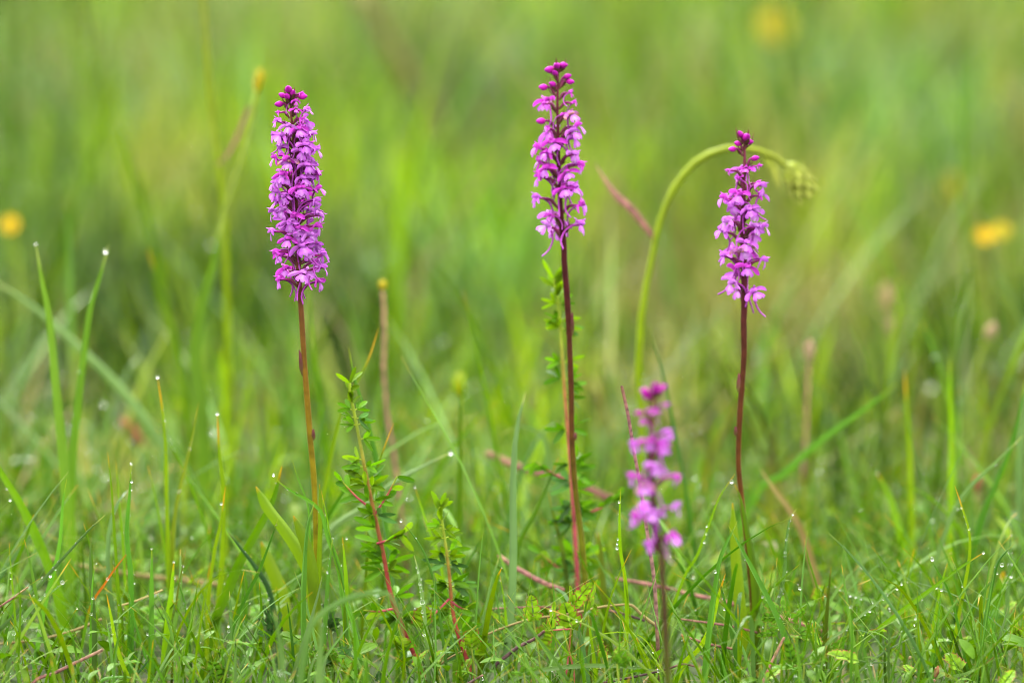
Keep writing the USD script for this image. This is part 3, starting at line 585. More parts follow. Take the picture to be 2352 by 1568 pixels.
def orchid(label, Y, crop, stem_px, stem_r, lower_px, ramp, flowers, reach, seed, back=0, size=1.0, fill=0, leaves=(), nodes=()):
    """crop = (x0, y0, scale) of the enlarged view the flowers were measured in."""
    r = np.random.default_rng(seed)
    x0, y0, sc = crop
    cv = lambda p: ((x0 + p[0] / sc) * W / 3240.0, (y0 + p[1] / sc) * H / 2160.0)
    stem = [cv(p) for p in stem_px] + list(lower_px)
    pts = np.array([at(px, py, Y) for px, py in stem])
    foot = pts[-1].copy()
    gz = float(ground_z(foot[0], foot[1]))
    if foot[2] > gz - 0.004:
        pts = np.vstack([pts, [foot[0] + 0.002, foot[1], gz - 0.006]])
    root = thing('orchid', label, 'orchid', (pts[-1][0], Y, gz), 'fragrant orchids flowering in the meadow')
    P = spline(pts[::-1], 70)
    rr = np.interp(np.linspace(0, 1, 70), *zip(*stem_r)) * mpp(Y) * 0.82 * (1 + 0.05 * np.sin(np.linspace(0, 19, 70)) + 0.03 * np.sin(np.linspace(0, 53, 70)))
    sm = ramp_mat('orchid_stem', [(a, tuple(x * m for x, m in zip(c, (0.80, 0.86, 0.55)))) for a, c in ramp], noise=0.3, scale=260, rough=0.4)
    part(root, 'stem', tube(P, rr, 10), sm)
    zs = P[:, 2]
    def on_stem(z):
        return np.array([np.interp(z, zs, P[:, 0]), np.interp(z, zs, P[:, 1]), z])
    ztop, R = P[-1, 2], reach * mpp(Y)
    for fx, fy, kd in flowers:
        px, py = cv((fx, fy))
        c = at(px, py, Y); S = on_stem(min(c[2], ztop)); dx = c[0] - S[0]
        kk = {'o': 'open', 'h': 'half', 'b': 'bud'}[kd[0]]
        rad = max(R * float(np.interp(ztop - c[2], [0, 0.04], [0.58, 1.0])) * {'open': 1.0, 'half': 0.8, 'bud': 0.55}[kk], abs(dx) * 1.02)
        dy = -math.sqrt(max(rad ** 2 - dx ** 2, 0)) * (0.8 if abs(dx) < rad * 0.5 else 0.6)
        if 'k' in kd: dy = -dy
        if 'm' in kd: dy *= 0.2
        C = np.array([c[0], S[1] + dy, c[2]])
        add_flower(root, r, S.copy(), C, kk, size * (1.05 if kk == 'bud' else float(np.interp(ztop - c[2], [0, 0.045], [0.76, 1.0]))) * r.uniform(0.92, 1.06), Y)
    zlo, zhi = on_stem(at(*cv(flowers[-1][:2]), Y)[2])[2], ztop - 0.012
    for i in range(back):                       # those on the far side, seen between the others
        z = zlo + (zhi - zlo) * ((i + 0.5) / back) + r.normal(0, 0.001); S = on_stem(z)
        th = r.uniform(0.15, 0.85) * np.pi; q = R * r.uniform(0.75, 0.95)
        add_flower(root, r, S.copy(), S + np.array([math.cos(th) * q, math.sin(th) * q, 0.001]), 'open', size, Y)
    for i in range(fill):                       # and those tucked between the front ones
        z = zlo + 0.012 + (zhi - zlo - 0.018) * ((i + 0.5) / fill) + r.normal(0, 0.001); S = on_stem(z)
        th = -r.uniform(0.08, 0.92) * np.pi; q = R * r.uniform(0.7, 0.9)
        add_flower(root, r, S.copy(), S + np.array([math.cos(th) * q, math.sin(th) * q, 0.001]), 'open', size * r.uniform(0.85, 1.0), Y)
    for pp, wpx, dY, mat in leaves:
        q = np.array([at(x, y, Y + dY) for x, y in pp])
        q[-1, 2] = max(q[-1, 2], -0.01)
        L = spline(q, 22)
        wd = np.interp(np.linspace(0, 1, 22), *zip(*wpx)) * mpp(Y)
        part(root, 'leaf', ribbon(L[::-1], wd[::-1], np.array([0.9, 0.45, 0]), fold=0.55, across=7), M[mat])
    for px, py, ln, sgn in nodes:               # small sheathing leaves on the stem
        c = at(px, py, Y); a = on_stem(c[2]); b = on_stem(c[2] + ln * mpp(Y))
        rw = 11 * mpp(Y)
        q = spline([a + np.array([0, -rw * 0.35, 0]), (a + b) / 2 + np.array([sgn * rw * 0.55, -rw * 0.5, 0]), b + np.array([sgn * rw * 0.9, -rw * 0.4, 0])], 8)
        part(root, 'stem_bract', ribbon(q, np.interp(np.linspace(0, 1, 8), [0, 0.3, 1], [1.5, 1.7, 0.2]) * rw, np.array([1.0, 0, 0]), fold=0.5, across=5), M['bract'])
    return root

OLIVE_RED = [(0.0, (0.085, 0.11, 0.005)), (0.22, (0.125, 0.118, 0.004)), (0.40, (0.125, 0.090, 0.005)), (0.55, (0.105, 0.052, 0.007)), (0.7, (0.065, 0.016, 0.014)), (0.85, (0.09, 0.018, 0.025)), (1.0, (0.13, 0.03, 0.05))]
MAROON = [(0.0, (0.09, 0.12, 0.01)), (0.25, (0.085, 0.085, 0.006)), (0.42, (0.058, 0.022, 0.006)), (0.65, (0.036, 0.005, 0.008)), (0.85, (0.055, 0.005, 0.018)), (1.0, (0.12, 0.02, 0.06))]
BROWNRED = [(0.0, (0.08, 0.11, 0.01)), (0.2, (0.065, 0.036, 0.006)), (0.35, (0.070, 0.024, 0.006)), (0.62, (0.050, 0.012, 0.009)), (0.8, (0.060, 0.006, 0.025)), (1.0, (0.12, 0.02, 0.06))]
DARKGREEN = [(0.0, (0.045, 0.075, 0.012)), (0.3, (0.045, 0.055, 0.008)), (0.45, (0.035, 0.016, 0.012)), (0.75, (0.05, 0.010, 0.022)), (1.0, (0.13, 0.03, 0.06))]

LA = ([(0, 3), (0.12, 26), (0.5, 31), (1, 26)])
F1 = [(468, 168, 'b'), (385, 252, 'b'), (450, 258, 'b'), (520, 215, 'b'), (650, 265, 'b'), (625, 235, 'h'), (345, 365, 'b'), (560, 325, 'h'), (345, 480, 'h'), (700, 445, 'o'), (560, 430, 'h'),
      (330, 590, 'o'), (470, 640, 'o'), (600, 690, 'o'), (640, 560, 'h'), (780, 760, 'o'), (670, 790, 'o'), (300, 770, 'o'), (390, 810, 'o'), (690, 920, 'o'), (820, 970, 'o'), (380, 930, 'o'),
      (300, 1080, 'o'), (490, 1110, 'o'), (800, 1190, 'o'), (640, 1050, 'om'), (400, 1320, 'o'), (300, 1400, 'o'), (650, 1440, 'o'), (850, 1480, 'o'), (320, 1510, 'o'), (740, 1350, 'om'), (820, 1290, 'ok'),
      (330, 1640, 'o'), (820, 1620, 'o'), (275, 1770, 'o'), (535, 1800, 'o'), (870, 1820, 'o'), (840, 1960, 'o'), (270, 2030, 'o'), (570, 2040, 'o'), (650, 2200, 'o'), (770, 2120, 'ok'),
      (330, 2290, 'o'), (900, 2330, 'o'), (660, 2560, 'o'), (910, 2500, 'o'), (370, 2650, 'o'), (850, 2680, 'o')]
orchid('sharp dense tall orchid spike with the most flowers, left of the thinner ones', 2.345, (800, 240, 4.125),
       [(480, 215), (500, 500), (520, 750), (540, 1000), (545, 1300), (555, 1500), (575, 1900), (590, 2370), (612, 2770)],
       [(0, 10), (0.08, 9.5), (0.35, 7.5), (0.52, 8.5), (0.7, 7.5), (0.9, 5), (1, 2.5)], [(691, 700), (697, 800), (702, 870), (712, 1000), (722, 1120), (728, 1330), (731, 1480)],
       OLIVE_RED, F1, 50, 101, back=26, size=0.97, fill=16,
       leaves=[([(588, 1117), (617, 1165), (653, 1212), (690, 1268), (715, 1330), (726, 1420)], LA, -0.012, 'orchidleaf'),
               ([(674, 1184), (697, 1228), (716, 1290), (726, 1370), (730, 1480)], LA, -0.020, 'orchidleaf'),
               ([(600, 1244), (624, 1298), (650, 1362), (662, 1440), (700, 1520)], [(0, 3), (0.12, 30), (0.5, 38), (1, 28)], 0.05, 'orchidleaf'),
               ([(734, 1112), (737, 1170), (736, 1250), (733, 1350)], [(0, 2), (0.2, 10), (1, 15)], -0.006, 'orchidleaf')],
       nodes=[(698, 862, 60, -1), (712, 1010, 26, 1)])
F2 = [(312, 92, 'b'), (366, 90, 'b'), (258, 128, 'b'), (298, 152, 'b'), (398, 183, 'b'), (420, 225, 'b'), (278, 243, 'b'), (205, 270, 'b'), (420, 318, 'h'), (215, 408, 'h'), (448, 400, 'h'), (380, 492, 'h'),
      (185, 545, 'b'), (238, 610, 'hm'), (478, 590, 'o'), (440, 685, 'o'), (285, 715, 'o'), (162, 765, 'o'), (445, 812, 'o'), (492, 900, 'o'), (235, 930, 'o'), (178, 1000, 'o'), (370, 1090, 'o'),
      (378, 1010, 'hm'), (160, 1170, 'o'), (500, 1225, 'o'), (255, 1310, 'h'), (235, 1400, 'o'), (490, 1385, 'o'), (325, 1440, 'ok')]
orchid('tallest orchid, a loose slender spike on a dark stem, in the middle', 2.385, (1640, 170, 2.57),
       [(325, 75), (320, 300), (318, 450), (322, 600), (326, 850), (335, 1000), (340, 1200), (355, 1400), (372, 1568)],
       [(0, 12), (0.15, 11), (0.3, 8), (0.45, 7.5), (0.65, 9), (0.85, 6), (1, 2.5)], [(1296, 600), (1303, 690), (1308, 780), (1312, 900), (1314, 1020), (1322, 1130), (1336, 1240), (1345, 1350), (1352, 1460)],
       MAROON, F2, 49, 102, back=5, size=1.03, fill=5,
       leaves=[([(1370, 1222), (1376, 1280), (1381, 1330), (1386, 1400), (1388, 1480)], [(0, 3), (0.2, 16), (1, 18)], 0.06, 'olive')],
       nodes=[(1308, 770, 55, 1), (1316, 1010, 18, 1)])
F3 = [(360, 85, 'b'), (408, 105, 'b'), (433, 145, 'b'), (340, 160, 'b'), (298, 205, 'b'), (478, 278, 'b'), (270, 378, 'h'), (505, 340, 'h'), (400, 358, 'h'), (350, 450, 'hm'), (498, 480, 'h'), (350, 560, 'o'),
      (235, 600, 'o'), (522, 575, 'o'), (305, 645, 'o'), (468, 690, 'o'), (255, 785, 'o'), (542, 830, 'o'), (220, 865, 'o'), (455, 900, 'ok'), (405, 950, 'o'), (245, 1060, 'o'), (538, 1090, 'o'), (412, 1140, 'o'),
      (420, 1060, 'ok'), (295, 1270, 'o'), (465, 1340, 'o'), (350, 1350, 'ok')]
orchid('shorter slender orchid spike on a brown stem, right of the middle, before an arched stalk', 2.375, (2200, 390, 2.53),
       [(388, 80), (395, 250), (390, 450), (385, 700), (378, 850), (385, 1050), (395, 1250), (392, 1450), (390, 1568)],
       [(0, 10), (0.2, 8), (0.4, 7), (0.55, 8.5), (0.75, 9), (0.88, 7), (1, 2.5)], [(1708, 725), (1709, 800), (1706, 860), (1699, 960), (1696, 1060), (1702, 1130), (1716, 1250), (1728, 1380), (1733, 1470)],
       BROWNRED, F3, 47, 103, back=5, size=1.03, fill=4,
       leaves=[([(1683, 1155), (1689, 1230), (1698, 1330), (1708, 1430), (1722, 1500)], [(0, 3), (0.15, 20), (0.4, 29), (1, 32)], -0.015, 'orchidleaf'),
               ([(1688, 1113), (1702, 1145), (1715, 1205), (1731, 1295), (1741, 1395), (1735, 1500)], [(0, 2), (0.2, 12), (0.5, 20), (1, 30)], -0.005, 'orchidleaf')],
       nodes=[(1697, 900, 45, -1), (1696, 1000, 22, -1)])
F4 = [(345, 100, 'b'), (375, 135, 'b'), (335, 140, 'b'), (410, 120, 'b'), (262, 150, 'b'), (280, 190, 'b'), (440, 262, 'h'), (330, 300, 'h'), (215, 330, 'b'), (245, 390, 'h'), (440, 490, 'o'), (300, 555, 'o'), (180, 585, 'o'),
      (410, 560, 'om'), (345, 760, 'o'), (165, 850, 'o'), (262, 920, 'o'), (505, 860, 'o'), (508, 1100, 'o'), (340, 1140, 'o'), (190, 1180, 'o'), (250, 1130, 'om'), (480, 1340, 'o'), (310, 1410, 'om')]
orchid('lowest orchid, a blurred spike with flowers in tiers, in front of a brown stalk', 2.145, (1940, 1180, 2.613),
       [(350, 110), (335, 250), (328, 400), (310, 620), (320, 950), (350, 1200), (378, 1450)],
       [(0, 12), (0.3, 11), (0.55, 8), (0.8, 8), (1, 3)], [(1518, 1260), (1522, 1330), (1527, 1420), (1532, 1520), (1536, 1600)],
       DARKGREEN, F4, 50, 104, back=2, size=0.95)

# ---------------------------------------------------------------- single grass blades one can tell apart
def drops(root, P, Wd, S, n, r, tip, Y, mat='dew'):
    tip = tip * 0.62
    """Dew on a blade: one hanging at its tip (px radius tip), n small ones along it."""
    if tip:
        c = P[-1] + np.array([0, -0.0002, 0.15 * tip * mpp(Y)])
        part(root, 'dew_drop', ellipsoid(c, np.array([1, 1, 1.1]) * tip * mpp(Y), None, 3), M['dew'])
    if n:
        big = []
        for _ in range(n):
            i = int(r.integers(len(P) // 4, len(P) - 1)); sg = r.choice([-1, 0.6, 1])
            rad = mpp(Y) * r.choice([0.9, 1.4, 2.0, 3.4], p=[0.45, 0.3, 0.17, 0.08])
            big.append(ellipsoid(P[i] + S[i] * sg * Wd[i] * 0.5 + np.array([0, -rad * 0.6, -rad * 0.2]), np.array([1, 0.9, 1.05]) * rad, None, 2))
        part(root, 'dew_speckles', join(big), M['dew'], kind='stuff')

def blade(crop, pts, w, mat, Y, label, n=0, tip=0.0, big=(), lean=0.0, fold=0.5, tube_like=False, name='grass_blade', cat='grass blade', group='single grass blades around the orchids', seed=[0], rooted=True, shape=None):
    """pts run from tip to foot in picture coordinates of a crop; w = widest width in the same crop's units."""
    seed[0] += 1; r = np.random.default_rng(1000 + seed[0])
    px = full(crop, pts); k = 1.0 if crop == 'f' else 1 / 3.0
    ys = Y + lean * np.linspace(1, 0, len(px))
    q = np.array([at(x, y, yy) for (x, y), yy in zip(px, ys)])
    gz = float(ground_z(q[-1, 0], q[-1, 1]))
    if rooted and q[-1, 2] > gz - 0.002:
        dirn = unit(q[-1] - q[-2]); drop = q[-1, 2] - gz + 0.006
        q = np.vstack([q, [q[-1, 0] + np.clip(dirn[0] / max(-dirn[2], 0.4), -0.6, 0.6) * drop * 0.6, q[-1, 1] + r.uniform(-0.004, 0.006), gz - 0.006]])
    n_s = 30
    P = spline(q[::-1], n_s); t = np.linspace(0, 1, n_s)
    base = P[0].copy()
    root = thing(name, label, cat, base, group)
    ww = w * k * mpp(Y)
    if shape == 'stalk':
        part(root, 'stalk', tube(P, np.interp(t, [0, 0.5, 1], [0.5, 0.47, 0.4]) * ww, 8), M[mat])
        Wd = np.full(n_s, ww); S = np.tile(RIGHT, (n_s, 1))
    else:
        prof = np.interp(t, [0, 0.15, 0.4, 0.7, 0.88, 0.96, 1.0], [0.8, 0.95, 1.0, 0.82, 0.5, 0.26, 0.05])
        Wd = ww * prof * (1 + 0.05 * np.sin(t * 23 + r.uniform(0, 6)))
        T = unit(np.gradient(P, axis=0)); view = unit(P - np.array([0, 0, CAMZ]))
        S = unit(np.cross(T, view))
        roll = r.uniform(-0.55, 0.55) + r.uniform(-0.35, 0.35) * t
        N = np.cross(S, T)
        S2 = S * np.cos(roll)[:, None] + N * np.sin(roll)[:, None]
        part(root, 'leaf', ribbon(P, Wd / np.cos(roll), S2, fold=(fold if r.uniform() < 0.6 else -fold), across=7), M[mat])
    drops(root, P, Wd, S, n, r, tip * k, Y)
    for bx, by, br in big:
        (fx, fy), = full(crop, [(bx, by)])
        part(root, 'dew_drop', ellipsoid(at(fx, fy, Y - 0.0012), np.array([1, 0.8, 1.15]) * 0.8 * br * k * mpp(Y), None, 3), M['dew'])
    return root

B = blade
F0 = 2.34
B('a', [(-60, -60), (0, 110), (140, 340), (280, 640), (390, 950), (440, 1250)], 74, 'green', F0 + .05, 'wide green grass blade leaning in from the left edge', 6)
B('f', [(82, 560), (98, 650), (115, 740), (130, 900), (145, 1040), (157, 1250), (158, 1480)], 24, 'softgreen', F0 + .11, 'tall soft grass blade with a dew drop at its tip, left of its twin', 0, 5, fold=0.35)
B('f', [(250, 562), (228, 640), (205, 720), (176, 950), (163, 1100), (165, 1350)], 21, 'softgreen', F0 + .12, 'tall soft grass blade leaning right, crossing its twin near the left edge', 2, 0, [(242, 577, 6)], fold=0.35)
B('a', [(460, 165), (435, 320), (420, 550), (390, 740), (320, 1000), (250, 1400), (235, 1568)], 34, 'bluegreen', F0, 'wavy blue green blade in front of the broad pale one at left', 5)
B('a', [(728, 408), (600, 530), (400, 750), (220, 960), (80, 1130), (-40, 1270)], 30, 'pale', F0 - .01, 'long thin dewy blade slanting up to the right from the left edge', 24)
B('a', [(465, 858), (400, 910), (240, 1030), (140, 1160), (50, 1310), (-20, 1440)], 38, 'pale', F0 - .03, 'dewy blade with big drops at the lower left edge', 12, 0, [(430, 878, 17), (310, 962, 11), (275, 993, 11), (245, 1024, 12), (168, 1135, 13), (95, 1225, 18)])
B('a', [(742, -20), (770, 250), (790, 560), (810, 850), (822, 1050), (828, 1350)], 25, 'green', F0 + .01, 'straight narrow green blade left of the tallest kinked one', 3)
B('a', [(798, 35), (820, 300), (850, 650), (870, 1000), (880, 1300)], 22, 'green', F0 + .05, 'soft narrow blade just behind the straight one at left', 2)
B('a', [(905, 60), (898, 250), (880, 540), (905, 800), (912, 1100), (905, 1500)], 40, 'bluegreen', F0, 'kinked blue green blade with drops along its edge and one on its tip', 16, 13)
B('a', [(1015, 65), (1060, 250), (1095, 430), (1130, 640), (1160, 950)], 22, 'green', F0 + .07, 'soft leaning blade right of the kinked blade', 2)
B('a', [(1045, 645), (1040, 900), (1038, 1300), (1040, 1568)], 42, 'bluegreen', F0 - .005, 'upright blue green blade with a drop on its tip, low in the left third', 2, 11)
B('a', [(1198, 735), (1180, 950), (1150, 1200), (1120, 1560)], 52, 'green', F0, 'upright bright green blade with a round drop on its tip', 3, 14)
B('a', [(1208, 825), (1270, 1010), (1300, 1250), (1320, 1568)], 22, 'bluegreen', F0, 'thin arching blade touching the round drop blade', 4)
B('a', [(1282, 648), (1250, 820), (1220, 1000), (1195, 1350)], 18, 'olive', F0, 'thin olive blade studded with drops near the drop tipped blade', 14)
B('a', [(1553, 215), (1522, 450), (1480, 650), (1440, 950), (1430, 1200)], 30, 'yellowgreen', F0 + .02, 'blade with an orange tip leaning left before a taller green one', 3, 0, [(1525, 335, 10)])
B('f', [(499, 950), (504, 1045), (514, 1140), (510, 1280), (500, 1400)], 13, 'yellowgreen', F0 + .05, 'tall thin blade with a drop on its tip, right of the leaning soft one', 3, 6)
B('f', [(362, 866), (374, 945), (382, 1045), (384, 1150), (388, 1260), (392, 1360)], 11, 'yellowgreen', F0 + .06, 'tall thin blade with a drop on its tip, tallest thin one in the left quarter', 5, 6)
B('f', [(456, 924), (443, 1000), (425, 1080), (405, 1170), (396, 1290)], 11, 'olive', F0 + .06, 'soft thin blade leaning right with drops, beside the tallest thin one', 3, 0, [(411, 1127, 5), (436, 1030, 4)])
B('a', [(880, 670), (780, 800), (720, 890), (640, 1010), (590, 1180)], 22, 'redtip', F0, 'short blade with a bright red orange tip', 3, 0, [(740, 852, 13)])
B('a', [(1942, 75), (1880, 300), (1790, 480), (1650, 730), (1560, 940), (1470, 1150), (1410, 1400)], 70, 'green', F0 + .03, 'wide deep green blade slanting right under the dense orchid', 8)
B('a', [(1885, 138), (1930, 190), (2030, 260), (2150, 325), (2220, 400), (2260, 560), (2330, 750), (2370, 1000)], 40, 'bluegreen', F0 - .02, 'blue green blade bowed over with a big drop at its end, beside the dense orchid', 10, 17)
B('a', [(2012, 25), (2060, 180), (2110, 300), (2130, 420), (2138, 700)], 20, 'bluegreen', F0 - .005, 'thin dark blade leaning left against the dense orchid stem', 2)
B('a', [(2168, 325), (2115, 500), (2092, 800), (2085, 1100), (2098, 1568)], 42, 'bluegreen', F0 - .03, 'long straight ribbed blade in front of the dense orchid foot', 6)
B('a', [(2292, 572), (2262, 830), (2240, 1150), (2212, 1568)], 36, 'bluegreen', F0 - .03, 'upright blade with a drop on its tip, right of the ribbed one', 12, 9)
B('a', [(2212, 240), (2250, 420), (2290, 650), (2360, 900), (2380, 1200)], 20, 'green', F0 - .02, 'thin blade leaning left just right of the dense orchid stem', 8)
B('a', [(1918, 430), (1850, 620), (1780, 800), (1690, 980), (1610, 1160), (1560, 1400)], 28, 'bluegreen', F0 - .01, 'dark narrow blade leaning right below the orchid leaves', 2)
B('a', [(1568, 525), (1660, 640), (1760, 770), (1850, 920), (1900, 1150), (1920, 1350)], 42, 'dark', F0 + .02, 'dark green blade leaning left among the orchid leaves', 8)
B('a', [(1580, 935), (1590, 1100), (1580, 1300), (1550, 1600)], 40, 'pale', F0 - .04, 'pale upright blade with clear drops low left of the dense orchid', 14, 0, [(1578, 1365, 9), (1572, 1520, 15)])
B('a', [(1970, 970), (1995, 1150), (2035, 1560)], 22, 'bluegreen', F0 - .03, 'short thin pointed blade left of the ribbed one', 2)
B('a', [(1183, 1195), (1250, 1320), (1340, 1440)], 14, 'yellowgreen', F0 - .02, 'small yellow blade leaning left low in the left third', 2)
B('a', [(375, 1125), (400, 1230), (430, 1400), (460, 1540)], 26, 'yellowgreen', F0 - .03, 'short yellow blade with a hanging drop near the pink stalk', 10, 0, [(370, 1150, 18)])
B('a', [(985, 1562), (900, 1530), (800, 1528), (680, 1575)], 27, 'bluegreen', F0 - .05, 'arched blade at the bottom edge in the left third', 8)
B('a', [(255, 1452), (200, 1392), (130, 1375), (70, 1420), (55, 1560)], 36, 'pale', F0 - .05, 'curled over blade crusted with drops at the lower left corner', 26)
B('a', [(1042, 1390), (980, 1470), (890, 1580)], 24, 'dark', F0 - .05, 'dark short blade slanting right at the bottom edge, left third', 1, 0, [(1040, 1412, 10)])
B('a', [(2190, 1348), (2150, 1450), (2125, 1590)], 30, 'pale', F0 - .05, 'short pale dewy blade at the bottom under the dense orchid', 8)
B('a', [(780, 755), (800, 900), (835, 1080), (850, 1300)], 20, 'green', F0, 'short pointed blade beside the red tipped one', 2)
B('a', [(665, 745), (640, 850), (630, 1100), (622, 1450)], 20, 'bluegreen', F0 - .01, 'slim upright blade with a tiny drop, left of the red tipped one', 7, 8)
B('a', [(575, 465), (615, 600), (635, 740), (640, 900)], 20, 'green', F0 + .01, 'short blade with an orange point under the long slanting dewy one', 8)
B('a', [(890, 955), (930, 1150), (980, 1320), (1015, 1450)], 18, 'bluegreen', F0 - .02, 'thin blue blade leaning left at the foot of the kinked one', 3)
B('a', [(1343, 1213), (1450, 1250), (1590, 1292), (1700, 1390)], 18, 'pale', F0 - .05, 'near level dewy blade with an orange point in the left third', 14)
B('a', [(62, 600), (80, 850), (100, 1100), (132, 1580)], 18, 'green', F0 - .02, 'thin upright blade close to the left edge', 3)
B('a', [(735, 955), (770, 1130), (800, 1300), (850, 1450), (900, 1580)], 32, 'yellowgreen', F0 - .04, 'yellow green blade lined with large drops, low at left', 18, 0, [(775, 1230, 9)])
B('a', [(478, 745), (560, 870), (630, 1010)], 16, 'yellowgreen', F0 + .01, 'tiny yellow blade leaning left in front of the broad pale one', 0)
B('b', [(412, 452), (480, 530), (560, 650), (620, 800), (665, 1000)], 22, 'bluegreen', F0 - .01, 'bowed blade with a drop at its end between the two leafy red stems', 10, 16)
B('b', [(500, 685), (525, 780), (545, 900), (560, 1010), (580, 1220)], 34, 'pale', F0 - .02, 'pale blade coated in white drops left of the short leafy red stem', 34, 0, [(558, 1012, 20), (540, 885, 13), (530, 800, 9), (545, 910, 10), (557, 1080, 12)])
B('b', [(508, 220), (550, 350), (590, 470), (640, 600), (690, 780)], 22, 'green', F0 + .05, 'soft thin blade left of the short leafy red stem', 0, 11)
B('b', [(983, 535), (930, 640), (870, 750), (825, 900)], 30, 'bluegreen', F0 + .06, 'soft blade leaning right beyond the short leafy red stem', 2)
B('b', [(1088, 695), (1040, 860), (1010, 1000), (985, 1150), (985, 1480)], 36, 'pale', F0 + .03, 'pale soft blade whose tip meets the fallen pink stem', 2)
B('b', [(1093, 825), (1120, 980), (1142, 1200)], 22, 'green', F0 + .01, 'short blade beaded with drops under the fallen pink stem', 12)
B('b', [(1925, 232), (1918, 450), (1925, 650), (1960, 870), (1972, 1100), (1965, 1350)], 30, 'lime', F0, 'upright bright green blade with drops on its left, beside the brown stalk', 1, 0, [(1914, 322, 10), (1905, 580, 9), (1901, 610, 9), (1900, 640, 12)], fold=0.6)
B('b', [(1428, 255), (1460, 400), (1510, 580), (1545, 760), (1560, 950)], 42, 'olive', F0 + .07, 'soft olive blade left of the pink leafy stem', 0)
B('b', [(1495, 15), (1420, 200), (1330, 400), (1230, 590), (1190, 800)], 38, 'green', F0 + .07, 'soft blade slanting right towards the tallest orchid stem', 0)
B('b', [(1770, 525), (1790, 680), (1800, 850), (1812, 1050)], 52, 'olive', F0 + .06, 'soft olive blade right of the tallest orchid foot', 0)
B('b', [(2240, 1492), (2100, 1475), (1900, 1455), (1700, 1450), (1450, 1470), (1280, 1510), (1140, 1600)], 36, 'pale', F0 - .05, 'long dewy blade lying in an arch along the bottom in the middle', 60)
B('b', [(1700, 1105), (1720, 1250), (1740, 1400), (1762, 1600)], 30, 'lime', F0 - .02, 'narrow bright blade with beads of dew under the pink leafy stem', 16)
B('b', [(1438, 1215), (1550, 1350), (1640, 1450), (1710, 1600)], 24, 'green', F0 - .02, 'thin blade leaning left from the bottom edge in the middle', 2)
B('b', [(1590, 1360), (1750, 1250), (1900, 1220), (2050, 1240), (2130, 1320), (2175, 1430)], 11, 'yellowgreen', F0 - .03, 'thread thin yellow blade making a hoop left of the lowest orchid', 6)
B('b', [(1035, 468), (1150, 520), (1250, 570), (1340, 615), (1400, 760)], 20, 'yellowgreen', F0 + .09, 'thin yellow blade lying nearly level beyond the fallen pink stem', 0)
B('b', [(8, 565), (20, 700), (32, 880), (30, 1050)], 42, 'green', F0 - .02, 'dark green blade under the dense orchid, left of the taller leafy red stem', 1, 0, [(36, 573, 11)])
B('b', [(-6, 860), (40, 1040), (100, 1230), (158, 1600)], 30, 'bluegreen', F0 - .03, 'blade leaning left below the taller leafy red stem', 8)
B('b', [(2018, 1225), (2060, 1320), (2118, 1440)], 24, 'yellowgreen', F0 - .01, 'small mustard blade under the hoop left of the lowest orchid', 0)
B('b', [(1052, 1370), (1010, 1430), (970, 1520)], 24, 'pale', F0 - .04, 'small pale blade above the end of the dark twig', 6)
B('b', [(2120, 1405), (2080, 1450), (2040, 1500)], 22, 'pale', F0 - .04, 'tiny dewy blade by the lowest orchid foot', 5)
B('c', [(315, 485), (400, 640), (500, 830), (600, 1020), (680, 1200), (775, 1500)], 42, 'bluegreen', F0 - .03, 'stiff blue green blade crossing before the right orchid leaves', 4)
B('c', [(380, 450), (270, 690), (230, 900), (190, 1200), (150, 1600)], 44, 'bluegreen', F0 - .04, 'blue green blade leaning right, left of the right orchid leaves', 3, 0, [(224, 802, 13)])
B('c', [(362, 128), (260, 280), (190, 460), (100, 700), (-10, 900)], 24, 'green', F0 + .02, 'long thin arching blade reaching the right orchid stem, with drops', 4, 0, [(338, 182, 15), (150, 598, 12), (165, 490, 9), (163, 540, 9)])
B('c', [(295, 815), (250, 950), (200, 1150), (110, 1330), (-10, 1460)], 38, 'yellowgreen', F0 - .02, 'short light green blade slanting right under the right orchid leaves', 10, 0, [(125, 1320, 12)])
B('c', [(245, 840), (290, 1020), (330, 1200), (372, 1450)], 34, 'bluegreen', F0 - .02, 'blade leaning left across the short light green one', 6)
B('c', [(788, 368), (740, 440), (715, 600), (705, 800), (680, 950), (655, 1100)], 30, 'pale', F0 + .01, 'upright white dewy blade right of the right orchid', 44, 0, [(715, 580, 11), (705, 670, 11), (683, 925, 15), (662, 970, 11)])
B('c', [(838, 575), (870, 720), (920, 880), (975, 1100)], 20, 'green', F0 + .02, 'thin plain blade leaning left, right of the white dewy one', 0)
B('c', [(1022, 770), (1005, 950), (985, 1200), (980, 1400)], 32, 'olive', F0 + .01, 'upright blade at the end of the drooping dewy one', 1)
B('c', [(1508, 888), (1400, 970), (1250, 1090), (1120, 1200), (980, 1330)], 24, 'pale', F0, 'shorter slanting dewy blade with a drop at its end at right', 22, 14)
B('c', [(2072, 672), (1950, 750), (1800, 860), (1600, 1010), (1400, 1160), (1220, 1310), (1040, 1470)], 38, 'green', F0 - .02, 'longest slanting blade with a drop at its end at right', 18, 15)
B('c', [(1692, 685), (1760, 800), (1830, 920), (1880, 1080), (1920, 1250), (1985, 1600)], 22, 'bluegreen', F0 - .01, 'thin blade with a drop crossing the longest slanting one', 3, 0, [(1720, 716, 15)])
B('c', [(1875, 210), (1920, 350), (1970, 520), (1975, 680), (1940, 900), (1900, 1100), (1860, 1350), (1820, 1600)], 26, 'yellowgreen', F0, 'tall kinked thin blade with drops in the right quarter', 8, 0, [(1920, 362, 9), (1975, 510, 10)])
B('c', [(2292, 602), (2180, 720), (2140, 850), (2090, 1100), (2050, 1350), (2035, 1600)], 32, 'bluegreen', F0 - .02, 'tall blade bent to the right near the right edge', 3, 0, [(2200, 755, 16), (2168, 815, 9)])
